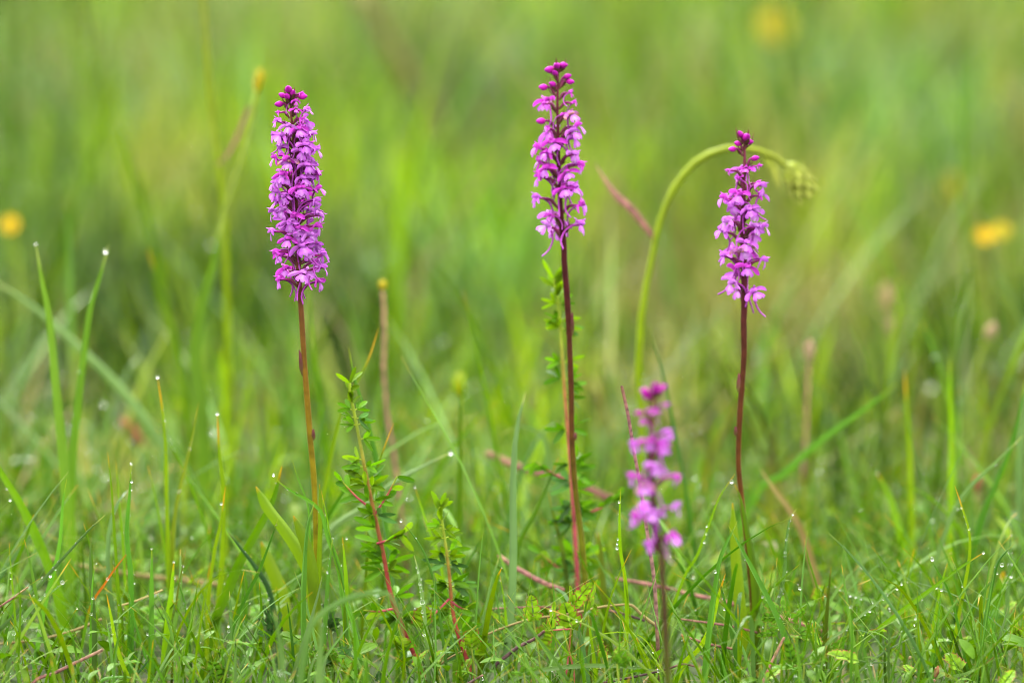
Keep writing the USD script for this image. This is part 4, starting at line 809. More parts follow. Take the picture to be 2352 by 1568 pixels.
B('c', [(2160, 820), (2000, 1050), (1850, 1280), (1750, 1420), (1650, 1590)], 28, 'bluegreen', F0 + .01, 'long blade slanting right beneath the bent one', 6)
B('c', [(1825, 738), (1780, 900), (1740, 1100), (1690, 1350), (1640, 1600)], 26, 'green', F0 + .02, 'slim blade leaning right below the longest slanting one', 3)
B('c', [(1782, 930), (1760, 1150), (1720, 1400), (1688, 1600)], 24, 'bluegreen', F0 - .01, 'slim blade with a long drop at its top in the right quarter', 3, 14)
B('c', [(1340, 120), (1430, 300), (1490, 520), (1550, 760), (1590, 950)], 58, 'green', F0 + .19, 'soft broad blade leaning left in the middle of the right third', 0, 13)
B('c', [(2082, 1070), (2160, 1280), (2230, 1480), (2265, 1620)], 30, 'bluegreen', F0 - .01, 'blade leaning left in the lower right corner', 3)
B('c', [(1020, 878), (1100, 930), (1200, 970), (1320, 1010), (1400, 1080), (1500, 1200), (1610, 1400)], 32, 'pale', F0 + .03, 'drooping blade crusted with dew right of the upright pair', 44)
B('c', [(2058, 1455), (1950, 1500), (1780, 1575)], 28, 'pale', F0 - .05, 'low dewy blade along the bottom in the right corner', 20)
B('c', [(1480, 1430), (1300, 1430), (1110, 1448)], 18, 'pale', F0 - .04, 'level thin blade low under the longest slanting one', 14)
B('c', [(508, 395), (580, 560), (640, 700), (695, 850)], 46, 'lime', F0 + .11, 'soft lime blade leaning left beside the white dewy one', 0)
B('c', [(1398, 1325), (1390, 1430), (1358, 1560)], 20, 'yellowgreen', F0 - .03, 'short mustard blade standing at the bottom, right third', 0)
B('c', [(1708, 1158), (1760, 1280), (1830, 1400), (1890, 1560)], 18, 'green', F0 - .02, 'thin blade leaning left low in the right quarter', 4)
B('c', [(342, 1380), (400, 1470), (490, 1590)], 18, 'pale', F0 - .05, 'small pale curved blade near the bottom, left of the pink twig', 5)
B('c', [(245, 1325), (280, 1450), (312, 1600)], 26, 'bluegreen', F0 - .04, 'short stout blade at the bottom under the right orchid', 4)
B('c', [(225, 1285), (220, 1450), (222, 1600)], 18, 'yellowgreen', F0 - .04, 'short beaded blade at the bottom under the right orchid', 10)
B('c', [(2262, 510), (2258, 620), (2255, 760), (2240, 980)], 36, 'pale', F0 + .04, 'soft white dewy blade tip by the right edge', 30)
B('c', [(1640, 700), (1635, 850), (1630, 1000), (1605, 1200)], 20, 'pale', F0 + .05, 'soft dewy blade behind the longest slanting one', 14)
B('c', [(1400, 660), (1330, 690), (1240, 740), (1195, 860), (1190, 980)], 34, 'pale', F0 + .10, 'soft bowed blade with pale blurred dew in the right third', 22)

# blades further back, soft but told apart
S_ = 'softly blurred stalks and blades behind the orchids'
B('f', [(512, 500), (490, 610), (467, 690), (447, 820), (460, 930), (467, 1045), (470, 1200)], 36, 'softgreen', F0 + .27, 'broad blurred lime blade left of the dense orchid', group=S_)
B('f', [(-20, 640), (83, 708), (187, 800), (260, 872), (310, 930), (370, 1020), (400, 1150)], 22, 'pale', F0 + .28, 'blurred pale blade slanting down from the left edge', group=S_)
B('f', [(340, 570), (377, 690), (402, 790), (426, 910), (440, 1080)], 20, 'green', F0 + .30, 'blurred thin blade leaning left above the red brown seed head', group=S_)
B('f', [(925, 330), (922, 450), (918, 560), (915, 680), (905, 900)], 30, 'lime', F0 + .75, 'very blurred pale lime blade right of the dense orchid', group=S_)
B('f', [(1035, 1040), (980, 1066), (900, 1110), (830, 1165), (760, 1215), (720, 1300)], 16, 'pale', F0 + .09, 'blurred dewy blade slanting up to the right behind the leafy red stems', 8, 8, group=S_)
B('f', [(1150, 1000), (1190, 978), (1230, 988), (1252, 1012), (1262, 1100)], 16, 'pale', F0 + .17, 'blurred whitish bowed blade left of the tallest orchid', 10, group=S_)
B('f', [(1050, 870), (1056, 930), (1056, 1040), (1054, 1200)], 12, 'green', F0 + .13, 'blurred stalk below a pale pointed bud', group=S_)
B('f', [(870, 752), (845, 830), (800, 920), (770, 1010)], 10, 'yellowgreen', F0 + .07, 'soft thin blade leaning right behind the taller leafy red stem', group=S_)
B('f', [(905, 970), (882, 1030), (862, 1100), (850, 1200)], 8, 'yellowgreen', F0 + .03, 'thin yellow blade leaning right beside the taller leafy red stem', group=S_)
B('f', [(800, 795), (815, 870), (840, 950), (865, 1060), (885, 1200)], 13, 'bluegreen', F0 + .05, 'soft dark blue green blade behind the taller leafy red stem', group=S_)
B('f', [(2182, 820), (2183, 900), (2186, 1010), (2185, 1150)], 14, 'lime', F0 + .2, 'blurred lime blade standing in the right quarter', group=S_)
B('f', [(2078, 850), (2082, 920), (2090, 1050)], 15, 'yellowgreen', F0 + .2, 'blurred short lime blade left of the taller lime one', group=S_)
B('f', [(1730, 1150), (1800, 1090), (1890, 1010), (2000, 930), (2060, 880)][::-1], 18, 'bluegreen', F0 + .2, 'blurred grey green blade slanting up to the right in the right third', group=S_)
B('f', [(2355, 870), (2330, 1000), (2290, 1110), (2250, 1210)], 16, 'bluegreen', F0 + .1, 'soft blade leaning right at the right edge', 3, group=S_)
B('f', [(2350, 1000), (2290, 1060), (2220, 1130), (2170, 1230)], 13, 'pale', F0 + .08, 'soft dewy blade leaning right at the right edge', 14, group=S_)
B('f', [(1745, 1075), (1775, 1120), (1812, 1170), (1850, 1250)], 18, 'straw', F0 + .14, 'blurred tan dry blade right of the right orchid stem', group=S_)
B('f', [(690, 1560), (715, 1440), (770, 1390), (840, 1365), (900, 1372), (930, 1480)][::-1], 16, 'pale', F0 - .16, 'out of focus bowed blade before the dense orchid foot', 12, group='blurred blades nearest the camera')
B('f', [(735, 1405), (737, 1450), (735, 1510), (732, 1580)], 20, 'pale', F0 - .15, 'out of focus upright blade with ring shaped drops before the dense orchid', 10, group='blurred blades nearest the camera')
B('f', [(630, 1400), (640, 1450), (648, 1510), (650, 1580)], 18, 'pale', F0 - .14, 'out of focus upright blade with a big drop low left of the dense orchid', 8, 0, [(644, 1545, 8)], group='blurred blades nearest the camera')

# dry stalks and twigs
D_ = 'dry stalks and twigs among the grass'
def stalk(crop, pts, w, mat, Y, label, lean=0.0, rooted=True, name='dry_stalk', cat='dry stalk', group=D_):
    return B(crop, pts, w, mat, Y, label, 0, 0, (), lean, name=name, cat=cat, group=group, rooted=rooted, shape='stalk')
stalk('f', [(1428, 887), (1442, 950), (1455, 1030), (1470, 1110), (1482, 1190), (1492, 1260), (1500, 1310), (1506, 1380)], 10, 'brownstalk', F0, 'thin upright brown stalk behind the lowest orchid')
stalk('a', [(705, 1342), (520, 1430), (380, 1500), (220, 1580)], 27, 'pinkstalk', F0 - .055, 'pink brown stalk slanting out of the lower left corner')
stalk('b', [(1085, 690), (1180, 760), (1300, 830), (1420, 890), (1530, 930)], 38, 'pinkstalk', F0 + .05, 'thick fallen pink brown stem left of the tallest orchid foot', lean=0.02, rooted=False)
stalk('b', [(1400, 1210), (1330, 1265), (1220, 1320), (1130, 1390), (1065, 1440), (1060, 1470)], 26, 'twig', F0 - .01, 'short dark knobbly twig on the ground in the middle', rooted=False, name='twig', cat='twig')
stalk('b', [(1895, 850), (2010, 870), (2120, 890), (2300, 930), (2400, 960)], 32, 'pinkstalk', F0 + .07, 'fallen pink stem behind the lowest orchid foot', rooted=False)
stalk('b', [(960, 1255), (1100, 1195), (1300, 1130), (1450, 1110), (1620, 1085), (1800, 1045), (1960, 1028)], 18, 'straw', F0 + .01, 'long tan straw lying across the ground in the middle', rooted=False, name='straw', cat='straw')
stalk('b', [(1960, 1028), (2010, 1040), (2060, 1090), (2120, 1140), (2180, 1180)], 26, 'straw', F0 + .01, 'broken end of tan straw left of the lowest orchid', rooted=False, name='straw', cat='straw')
stalk('b', [(1000, 1060), (1200, 1050), (1450, 1045)], 16, 'pinkstalk', F0 + .03, 'thin pinkish straw lying behind the long tan one', rooted=False, name='straw', cat='straw')
stalk('b', [(1840, 1068), (1950, 1095), (2090, 1140)], 20, 'twig', F0 + .02, 'dark twig lying under the broken tan straw', rooted=False, name='twig', cat='twig')
stalk('b', [(830, 1350), (740, 1400), (650, 1465)], 14, 'straw', F0 - .01, 'short tan straw lying left of the short leafy red stem foot', rooted=False, name='straw', cat='straw')
stalk('b', [(2440, 1455), (2350, 1440), (2220, 1480), (2000, 1530), (1800, 1568)], 18, 'twig', F0 - .04, 'dark twig along the bottom edge by the lowest orchid', rooted=False, name='twig', cat='twig')
stalk('b', [(975, 1515), (930, 1540), (860, 1580)], 18, 'twig', F0 - .05, 'dark twig end at the bottom edge left of the middle', rooted=False, name='twig', cat='twig')
stalk('c', [(700, 1255), (650, 1350), (590, 1480), (545, 1590)], 24, 'pinkstalk', F0 - .04, 'short pink twig leaning right at the bottom under the right orchid', name='twig', cat='twig')
stalk('c', [(-10, 1130), (300, 1172), (515, 1222)], 18, 'pinkstalk', F0 + .01, 'thin pinkish straw lying before the right orchid leaves', rooted=False, name='straw', cat='straw')
stalk('c', [(-10, 1240), (180, 1300), (350, 1335)], 20, 'pinkstalk', F0 - .01, 'second thin pinkish straw nearer than the first under the right orchid', rooted=False, name='straw', cat='straw')
stalk('c', [(-10, 945), (200, 990), (400, 1040)], 36, 'pinkstalk', F0 + .06, 'thick soft pink stem lying left of the right orchid leaves', rooted=False)
stalk('c', [(560, 1090), (720, 1130), (840, 1170), (960, 1212)], 34, 'pinkstalk', F0 + .05, 'thick soft pink stem lying right of the right orchid leaves', rooted=False)
stalk('a', [(-10, 1300), (200, 1280), (400, 1240), (560, 1190), (700, 1130)], 22, 'straw', F0 + .02, 'long tan straw lying through the grass at lower left', rooted=False, name='straw', cat='straw')
stalk('a', [(300, 700), (560, 765), (760, 800), (1050, 840), (1250, 860), (1500, 890)], 40, 'straw', F0 + .13, 'soft tan straw lying level behind the blades at left', rooted=False, name='straw', cat='straw')
stalk('a', [(820, 1040), (950, 1000), (1120, 930)], 16, 'straw', F0 + .02, 'short tan straw behind the kinked blade', rooted=False, name='straw', cat='straw')
stalk('a', [(195, 908), (100, 975), (-10, 1050)], 16, 'pinkstalk', F0 - .02, 'thin pink straw at the left edge', rooted=False, name='straw', cat='straw')
stalk('f', [(465, -20), (478, 150), (492, 300), (505, 400), (515, 480), (520, 620)], 17, 'limestem', F0 + .33, 'tall blurred pale green stalk left of the dense orchid', group=S_, cat='stalk', name='tall_stalk')
stalk('f', [(830, -20), (880, 70), (940, 170), (1000, 270), (1060, 400)], 44, 'meadowdry', F0 + 1.45, 'very blurred thick tan stem slanting at the top left of the middle', group=S_, rooted=False)
stalk('f', [(1120, 1040), (1200, 1075), (1300, 1100), (1410, 1150)], 20, 'pinkstalk', F0 + .2, 'blurred fallen pinkish stem behind the tallest orchid', rooted=False, group=S_)
stalk('f', [(1300, 620), (1340, 700), (1380, 760), (1420, 830)], 24, 'meadowdry', F0 + .75, 'very blurred tan stem right of the tallest orchid stem', group=S_, rooted=False)

# ---------------------------------------------------------------- leafy stems with red bark
def leaflet(root, parent, base, dirn, length, width, mat, r, name='leaf'):
    d = unit(dirn); side = unit(np.cross(d, np.array([0.15, 1.0, 0.25]) + r.normal(0, 0.35, 3)))
    nrm = np.cross(side, d); t = np.linspace(0, 1, 9)
    w = np.interp(t, [0, 0.12, 0.45, 0.75, 0.92, 1], [0.12, 0.6, 1.0, 0.9, 0.5, 0.06]) * width
    w *= 1 + 0.10 * np.where(np.arange(9) % 2, 1, -1)
    P = base + d * (length * t)[:, None] + nrm * (r.normal(0, 0.1) * length * t ** 2)[:, None] + np.array([0, 0, -0.12 * length])* (t ** 2)[:, None]
    return part(root, name, ribbon(P, w, side, fold=r.uniform(0.25, 0.5), across=5), M[mat], parent)

def leafy(label, pts, Y, w, stem_mat, nodes, seed, shoots=(), top=(9, 44)):
    r = np.random.default_rng(seed)
    q = np.array([at(x, y, Y) for x, y in pts])
    gz = float(ground_z(q[0, 0], q[0, 1]))
    if q[0, 2] > gz: q = np.vstack([[q[0, 0] + 0.004, q[0, 1], gz - 0.006], q])
    P = spline(q, 50); root = thing('leafy_stem', label, 'leafy stem', P[0], 'leafy red stemmed plants among the grass')
    k = mpp(Y)
    part(root, 'stem', tube(P, np.linspace(0.55, 0.3, 50) * w * k, 8), M[stem_mat])
    T = unit(np.gradient(P, axis=0))
    def trifoliate(c, ax, size, mat):
        n = 3
        for j in range(n):
            a = (j - 1) * r.uniform(0.55, 0.95)
            d = np.array([ax[0] * math.cos(a) - ax[2] * math.sin(a), ax[1] + r.normal(0, 0.3), ax[0] * math.sin(a) + ax[2] * math.cos(a)])
            leaflet(root, None, c, d, size * (1.0 if j == 1 else 0.82) * k * r.uniform(0.85, 1.1), size * 0.25 * k, mat, r)
    for i, f in enumerate(np.clip(np.linspace(nodes[0], nodes[1], nodes[2]) + r.normal(0, 0.016, nodes[2]), nodes[0], 0.97)):
        j = int(f * 49); c = P[j]; sg = 1 if i % 2 else -1
        size = np.interp(f, [0, 0.6, 1], [66, 58, 38])
        for s2, pr in ((sg, 1.0), (-sg, 0.65)):
            if r.uniform() < pr:
                ax = unit(np.array([s2 * r.uniform(0.7, 1.0), r.uniform(-0.9, 0.6), r.uniform(0.05, 0.75)]))
                pet = spline([c, c + ax * 5 * k, c + ax * 10 * k], 4)
                part(root, 'leaf_stalk', tube(pet, 1.6 * k, 5), M['limestem'])
                trifoliate(c + ax * 10 * k, ax, size, ['bushleaf', 'bushdark', 'bushtop'][int(r.choice(3, p=[0.62, 0.28, 0.10] if f < 0.7 else [0.5, 0.1, 0.4]))])
    for (x1, y1), (x2, y2), n in shoots:
        a, b = at(x1, y1, Y), at(x2, y2, Y - 0.006)
        sp = spline([a, (a + b) / 2 + np.array([0, 0, -4 * k]), b], 8)
        part(root, 'side_shoot', tube(sp, np.linspace(3.2, 1.8, 8) * k, 6), M['pinkstem'])
        for m_ in range(n):
            c = sp[int(2 + 5 * (m_ + 1) / n)]; ax = unit(np.array([np.sign(b[0] - a[0]) * r.uniform(0.1, 1), r.uniform(-0.6, 0.5), r.uniform(-0.4, 1)]))
            leaflet(root, None, c, ax, r.uniform(30, 48) * k, 15 * k, r.choice(['bushtop', 'bushleaf', 'bushleaf']), r)
    n, L = top
    for j in range(n):
        a = j * 2.4; el = r.uniform(0.5, 1.3)
        d = np.array([math.cos(a) * math.cos(el), math.sin(a) * math.cos(el), math.sin(el)])
        c = P[-1 - (j % 4)]
        leaflet(root, None, c, d, L * k * r.uniform(0.75, 1.1), L * 0.26 * k, 'bushtop', r)
    return root

leafy('taller leafy red stem with a bright green top, right of the dense orchid', [(975, 1560), (905, 1390), (880, 1270), (845, 1110), (822, 990), (806, 910), (803, 880)], F0 + .01, 12, 'redstem', (0.28, 0.95, 19), 201,
      shoots=[((905, 1398), (835, 1402), 6), ((848, 1165), (785, 1105), 5), ((862, 1180), (912, 1095), 3), ((866, 1248), (925, 1222), 5)])
leafy('shorter leafy red stem with a bright green top, between the dense and the tallest orchids', [(1090, 1565), (1045, 1430), (1030, 1300), (1018, 1215), (1010, 1165)], F0 + .005, 11, 'redstem', (0.30, 0.93, 17), 202, top=(10, 46),
      shoots=[((1032, 1375), (960, 1440), 5), ((1035, 1380), (1075, 1400), 4)])
leafy('tall leafy pink stem standing behind the tallest orchid stem', [(1335, 1470), (1322, 1250), (1309, 1050), (1297, 900), (1284, 720), (1272, 640)], F0 + .075, 12, 'pinkstem', (0.22, 0.95, 24), 203, top=(12, 56),
      shoots=[((1306, 1105), (1230, 1060), 5), ((1345, 1180), (1415, 1145), 5), ((1318, 1325), (1240, 1270), 7)])

# ---------------------------------------------------------------- lobed herb leaves
def herb_leaf(label, foot, Y, leaflets, mat, seed, stalk_mat='greenstem'):
    """leaflets: (base x, y, tip x, tip y, width/length, lobes) in picture coordinates; foot: where the common stalk leaves the ground."""
    r = np.random.default_rng(seed); k = mpp(Y)
    b0 = at(*foot, Y); gz = float(ground_z(b0[0], b0[1]))
    base = np.array([b0[0], b0[1], min(b0[2], gz)])
    root = thing('herb_leaf', label, 'herb leaf', base, 'lobed herb leaves in the turf')
    hub = np.mean([at(l[0], l[1], Y) for l in leaflets], 0)
    part(root, 'leaf_stalk', tube(spline([base, (base + hub) / 2 + np.array([0.001, 0, 0.002]), hub], 10), 2.2 * k, 6), M[stalk_mat])
    for bx, by, tx, ty, wl, lobes in leaflets:
        a, b = at(bx, by, Y), at(tx, ty, Y - r.uniform(-0.004, 0.010)); d = b - a; L = np.linalg.norm(d); d = d / L
        v, f, uv = lobed_leaf(lobes, 1.0, wl, True, int(r.integers(1, 999)), bend=r.uniform(-0.1, 0.25))
        view = unit(a - np.array([0, 0, CAMZ])); sd = unit(np.cross(d, view)); nn = np.cross(sd, d)
        roll = r.normal(0, 0.45); sd, nn = sd * math.cos(roll) + nn * math.sin(roll), nn * math.cos(roll) - sd * math.sin(roll)
        V = a + (v[:, :1] * sd + v[:, 1:2] * d + v[:, 2:] * nn) * L
        if np.linalg.norm(a - hub) > 6 * k:
            part(root, 'leaf_stalk', tube(spline([hub, a], 4), 1.5 * k, 5), M[stalk_mat])
        part(root, 'leaflet', (V, f, uv), M[mat])
    return root

c_ = lambda *q: [(1568 + a / 3, 1045.3 + b / 3, 1568 + c / 3, 1045.3 + d / 3, w, n) for a, b, c, d, w, n in q]
b_ = lambda *q: [(784 + a / 3, 1045.3 + b / 3, 784 + c / 3, 1045.3 + d / 3, w, n) for a, b, c, d, w, n in q]
a_ = lambda *q: [(a / 3, 1045.3 + b / 3, c / 3, 1045.3 + d / 3, w, n) for a, b, c, d, w, n in q]
herb_leaf('cluster of fine cut herb leaflets on the ground right of the right orchid leaves', (1805, 1530), F0 - .02,
          c_((680, 1090, 545, 985, .6, 3), (680, 1120, 515, 1110, .5, 3), (690, 1080, 690, 965, .5, 2), (700, 1120, 750, 1080, .9, 2), (740, 1140, 870, 1050, .5, 2), (660, 1210, 505, 1250, .5, 3), (770, 1220, 790, 1140, .8, 2), (800, 1230, 930, 1160, .6, 2), (810, 1240, 930, 1245, .5, 2), (690, 1160, 620, 1200, .6, 2)), 'herbmid', 301)
herb_leaf('red edged herb leaf at the right edge', (2352, 1500), F0 - .02, c_((2320, 1250, 2235, 1170, .5, 2), (2320, 1250, 2290, 1130, .5, 2), (2325, 1250, 2250, 1135, .35, 1), (2330, 1255, 2365, 1190, .6, 2)), 'herbred', 302)
herb_leaf('red edged herb leaflet standing alone on its stalk left of the lowest orchid', (1245, 1480), F0 - .02, b_((1325, 1140, 1310, 955, .75, 3), (1320, 1145, 1262, 1050, .4, 1), (1325, 1140, 1375, 1100, .6, 2)), 'herbred', 303)
herb_leaf('pair of red edged herb leaflets on a pinkish stalk under the pink leafy stem', (1285, 1540), F0 - .015, b_((1590, 1040, 1730, 870, .5, 3), (1590, 1040, 1580, 890, .35, 1), (1600, 1035, 1650, 1050, .8, 2)), 'herbred', 304, 'pinkstem')
herb_leaf('green herb leaf of broad lobes in the middle of the turf', (1330, 1545), F0 - .02, b_((1590, 1195, 1530, 1000, .75, 3), (1585, 1190, 1480, 1140, .5, 2), (1600, 1200, 1650, 1150, .6, 1), (1440, 1205, 1470, 1000, .35, 2), (1430, 1210, 1385, 1150, .7, 2)), 'herbred', 305, 'pinkstem')
herb_leaf('red edged herb leaf touching the brown straw right of the pink leafy stem', (1360, 1510), F0 - .01, b_((1700, 1080, 1775, 850, .3, 2), (1700, 1085, 1780, 1000, .8, 3), (1690, 1085, 1665, 960, .3, 1)), 'herbred', 306)
herb_leaf('lobed green herb leaf at the foot of the short leafy red stem', (1090, 1560), F0 - .02, b_((900, 1330, 890, 1180, .8, 3), (900, 1335, 960, 1270, .7, 2), (890, 1340, 830, 1290, .6, 2)), 'herbred', 307)
herb_leaf('lobed green herb leaf above the dark twig', (1235, 1540), F0 + .02, b_((1350, 1290, 1440, 1180, .9, 3), (1350, 1290, 1490, 1340, .7, 2), (1200, 1260, 1100, 1310, .5, 2), (1160, 1170, 1090, 1260, .5, 1), (1130, 1160, 1020, 1070, .4, 2)), 'herbred', 308)
herb_leaf('pale green herb leaf at the bottom in the middle', (1205, 1570), F0 - .06, b_((1260, 1500, 1230, 1370, .5, 2), (1260, 1500, 1360, 1460, .6, 2), (1255, 1505, 1165, 1495, .6, 2)), 'herbmid', 309)
herb_leaf('soft bluish herb leaf left of the lowest orchid foot', (1420, 1570), F0 - .08, b_((1900, 1440, 1960, 1330, .8, 3), (1890, 1440, 1870, 1350, .7, 2), (1910, 1445, 1990, 1400, .8, 2)), 'herbmid', 310)
herb_leaf('green rounded herb leaf under the yellow hoop blade', (1385, 1545), F0 - .02, b_((1800, 1400, 1790, 1260, .7, 2), (1805, 1400, 1840, 1330, .7, 1)), 'herbred', 311)
herb_leaf('dark finely cut herb leaf left of the dense orchid foot', (640, 1530), F0 - .01, a_((1900, 1260, 1855, 1050, .55, 3), (1890, 1210, 1780, 1110, .5, 2), (1885, 1170, 1790, 1010, .3, 1), (1910, 1230, 1935, 1070, .4, 2), (1880, 1240, 1770, 1220, .5, 2)), 'herbdark', 312)
herb_leaf('dark herb leaf close to the ground in the left third', (560, 1560), F0 - .02, a_((1610, 1370, 1470, 1340, .5, 3), (1610, 1370, 1650, 1300, .9, 2), (1610, 1375, 1600, 1480, .7, 2), (1590, 1370, 1500, 1330, .5, 2)), 'herbmid', 313)
herb_leaf('toothed dark herb leaf at the bottom edge in the left third', (520, 1575), F0 - .05, a_((1500, 1560, 1470, 1385, .75, 3), (1500, 1560, 1440, 1470, .4, 2), (1505, 1560, 1560, 1480, .5, 2), (1510, 1570, 1640, 1530, .5, 2)), 'herbmid', 314)
herb_leaf('dark three lobed herb leaf right of the dense orchid foot', (765, 1540), F0, a_((2280, 1200, 2240, 1010, .55, 2), (2285, 1200, 2350, 1090, .6, 2), (2275, 1200, 2320, 1180, .8, 2), (2270, 1200, 2290, 1040, .4, 1)), 'herbdark', 315)
herb_leaf('fan of many small toothed leaflets low right of the dense orchid', (745, 1560), F0 - .03, a_((2230, 1400, 2150, 1300, .6, 3), (2240, 1390, 2230, 1290, .7, 3), (2250, 1400, 2330, 1330, .6, 3), (2250, 1420, 2340, 1410, .5, 3), (2240, 1430, 2310, 1460, .5, 2), (2225, 1410, 2120, 1370, .5, 3), (2220, 1430, 2060, 1500, .4, 3)), 'herbmid', 316)
herb_leaf('dark toothed herb leaf at the bottom edge left of the red stems', (800, 1575), F0 - .05, b_((40, 1380, -30, 1280, .6, 2), (40, 1385, 70, 1300, .6, 2), (260, 1560, 255, 1480, .9, 3), (60, 1390, 130, 1400, .5, 2)), 'herbdark', 317)
herb_leaf('green toothed herb leaf between the feet of the leafy red stems', (925, 1560), F0 - .02, b_((430, 1340, 400, 1200, .8, 3), (430, 1350, 370, 1290, .7, 2), (440, 1350, 470, 1250, .6, 2), (420, 1400, 380, 1430, .9, 2)), 'herbred', 318)
herb_leaf('herb leaf with narrow lobes in the right third', (1960, 1560), F0 + .02, c_((1190, 1150, 1110, 1040, .7, 3), (1200, 1150, 1200, 1020, .7, 3), (1205, 1155, 1290, 1090, .6, 2), (1200, 1160, 1190, 1200, .9, 2)), 'herbmid', 319)
herb_leaf('grey green finely cut leaf at the bottom under the right orchid', (1830, 1580), F0 - .07, c_((760, 1450, 720, 1270, .4, 3), (765, 1450, 850, 1350, .5, 2), (760, 1460, 650, 1400, .5, 2), (960, 1420, 990, 1330, .5, 2), (940, 1430, 900, 1360, .5, 2)), 'herbmid', 320)
def ovate(label, pts, Y, w, mat):
    return B('c', pts, w, mat, Y, label, name='broad_leaf', cat='broad leaf', group='smooth broad leaves in the turf', fold=0.25)
ovate('smooth oval green leaf standing at the right edge', [(2210, 800), (2205, 850), (2190, 930), (2170, 1020), (2150, 1150)], F0 + .08, 150, 'green')
ovate('smooth round green leaf lying below the oval one', [(2290, 1060), (2230, 1060), (2170, 1100), (2110, 1140)], F0 + .06, 110, 'bluegreen')
ovate('bright lime leaf right of the white dewy blade', [(800, 845), (780, 858), (750, 885), (735, 930), (730, 1000)], F0 + .1, 50, 'lime')

# ---------------------------------------------------------------- flowers and buds further back
def yellow_flower(label, px, py, Y, rpx, mat, seed, tilt=0.4, n=14):
    r = np.random.default_rng(seed); c = at(px, py, Y); k = mpp(Y)
    gz = float(ground_z(c[0], c[1])); base = np.array([c[0] + r.normal(0, 0.006), c[1] + 0.01, gz])
    root = thing('yellow_flower', label, 'yellow flower', base, 'yellow flowers in the blurred meadow')
    part(root, 'stem', tube(spline([base, (base + c) / 2 + np.array([0.004, 0, 0]), c - np.array([0, -0.002, 0.002])], 12), 0.0011, 6), M['greenstem'])
    ax = unit(np.array([r.normal(0, 0.2), -math.cos(tilt), math.sin(tilt)])); e1 = unit(np.cross(ax, [0, 0, 1.0])); e2 = np.cross(e1, ax)
    R = rpx * k
    for j in range(n):
        a = j * 2 * np.pi / n + r.normal(0, 0.06); d = e1 * math.cos(a) + e2 * math.sin(a); t = np.linspace(0, 1, 6)
        P = c + d * (R * t)[:, None] + ax * (0.35 * R * t * (1 - 0.4 * t))[:, None]
        w = np.interp(t, [0, 0.5, 0.9, 1], [0.18, 0.5, 0.42, 0.2]) * R * (14 / n) ** 0.5
        part(root, 'petal', ribbon(P, w, np.cross(d, ax), fold=0.2, across=3), M[mat])
    part(root, 'disc', ellipsoid(c + ax * 0.12 * R, np.array([0.4, 0.4, 0.22]) * R, ax, 2), M['orangeeye' if mat == 'yellow' else mat])
    return root
yellow_flower('bright yellow flower in the right quarter, the clearest of the yellow ones', 2262, 540, F0 + .66, 21, 'yellow', 401)
yellow_flower('bright yellow flower cut by the left edge', 24, 516, F0 + .66, 20, 'yellow', 402)
yellow_flower('large very blurred yellow flower at the top right', 1778, 60, F0 + 1.5, 40, 'yellowdull', 403)
yellow_flower('faint dull yellow flower above the bright one at right', 2185, 432, F0 + 1.2, 30, 'yellowdull', 404)
yellow_flower('faint greenish yellow flower below the large one at the top right', 1868, 215, F0 + 1.5, 30, 'yellowdull', 405)
yellow_flower('small pale yellow flower tucked behind the bright one at right', 2300, 530, F0 + .62, 22, 'yellowdull', 406)

def bud_stalk(label, stem, Y, w, bud, rpx, stem_mat, bud_mat, seed, point=0.4, scales=9, axis=None):
    """A stalk along stem (top to foot) that ends in a bud of radii rpx at bud."""
    r = np.random.default_rng(seed); k = mpp(Y)
    q = np.array([at(x, y, Y) for x, y in stem]); gz = float(ground_z(q[-1, 0], q[-1, 1]))
    if q[-1, 2] > gz: q = np.vstack([q, [q[-1, 0], q[-1, 1], gz - 0.005]])
    P = spline(q[::-1], 36); root = thing('budding_stalk', label, 'budding stalk', P[0], 'budding and seeding stalks in the blurred meadow')
    part(root, 'stem', tube(P + r.normal(0, 0.5, (36, 3)) * k, 0.5 * w * k * (1 + 0.07 * np.sin(np.linspace(0, 17, 36)) + r.normal(0, 0.03, 36)), 8), M[stem_mat])
    c = at(*bud, Y); ax = unit(c - P[-4]) if np.linalg.norm(c - P[-4]) > 1e-5 else np.array([0, 0, 1.0])
    ax = ax if axis is None else unit(axis)
    b = part(root, 'bud', ellipsoid(c, np.array([rpx[0], rpx[0], rpx[1]]) * k, ax, 3, point), M[bud_mat])
    e1 = unit(np.cross(ax, [0.2, 0.9, 0.3])); e2 = np.cross(ax, e1)
    for j in range(scales):
        a = j * 2.4; zt = -0.6 + 1.3 * j / scales; d = e1 * math.cos(a) + e2 * math.sin(a); t = np.linspace(0, 1, 5)
        s0 = c + ax * (zt * rpx[1] * k) + d * (math.sqrt(max(1 - zt * zt, 0.1)) * rpx[0] * k * 0.98)
        pp = s0 + (ax * 0.75 + d * 0.35) * (rpx[1] * 0.75 * k * t)[:, None]
        part(root, 'scale', ribbon(pp, np.interp(t, [0, 0.4, 1], [0.5, 0.6, 0.06]) * rpx[0] * k, np.cross(d, ax), fold=0.3, across=3), M[bud_mat], b)
    return root, P, c

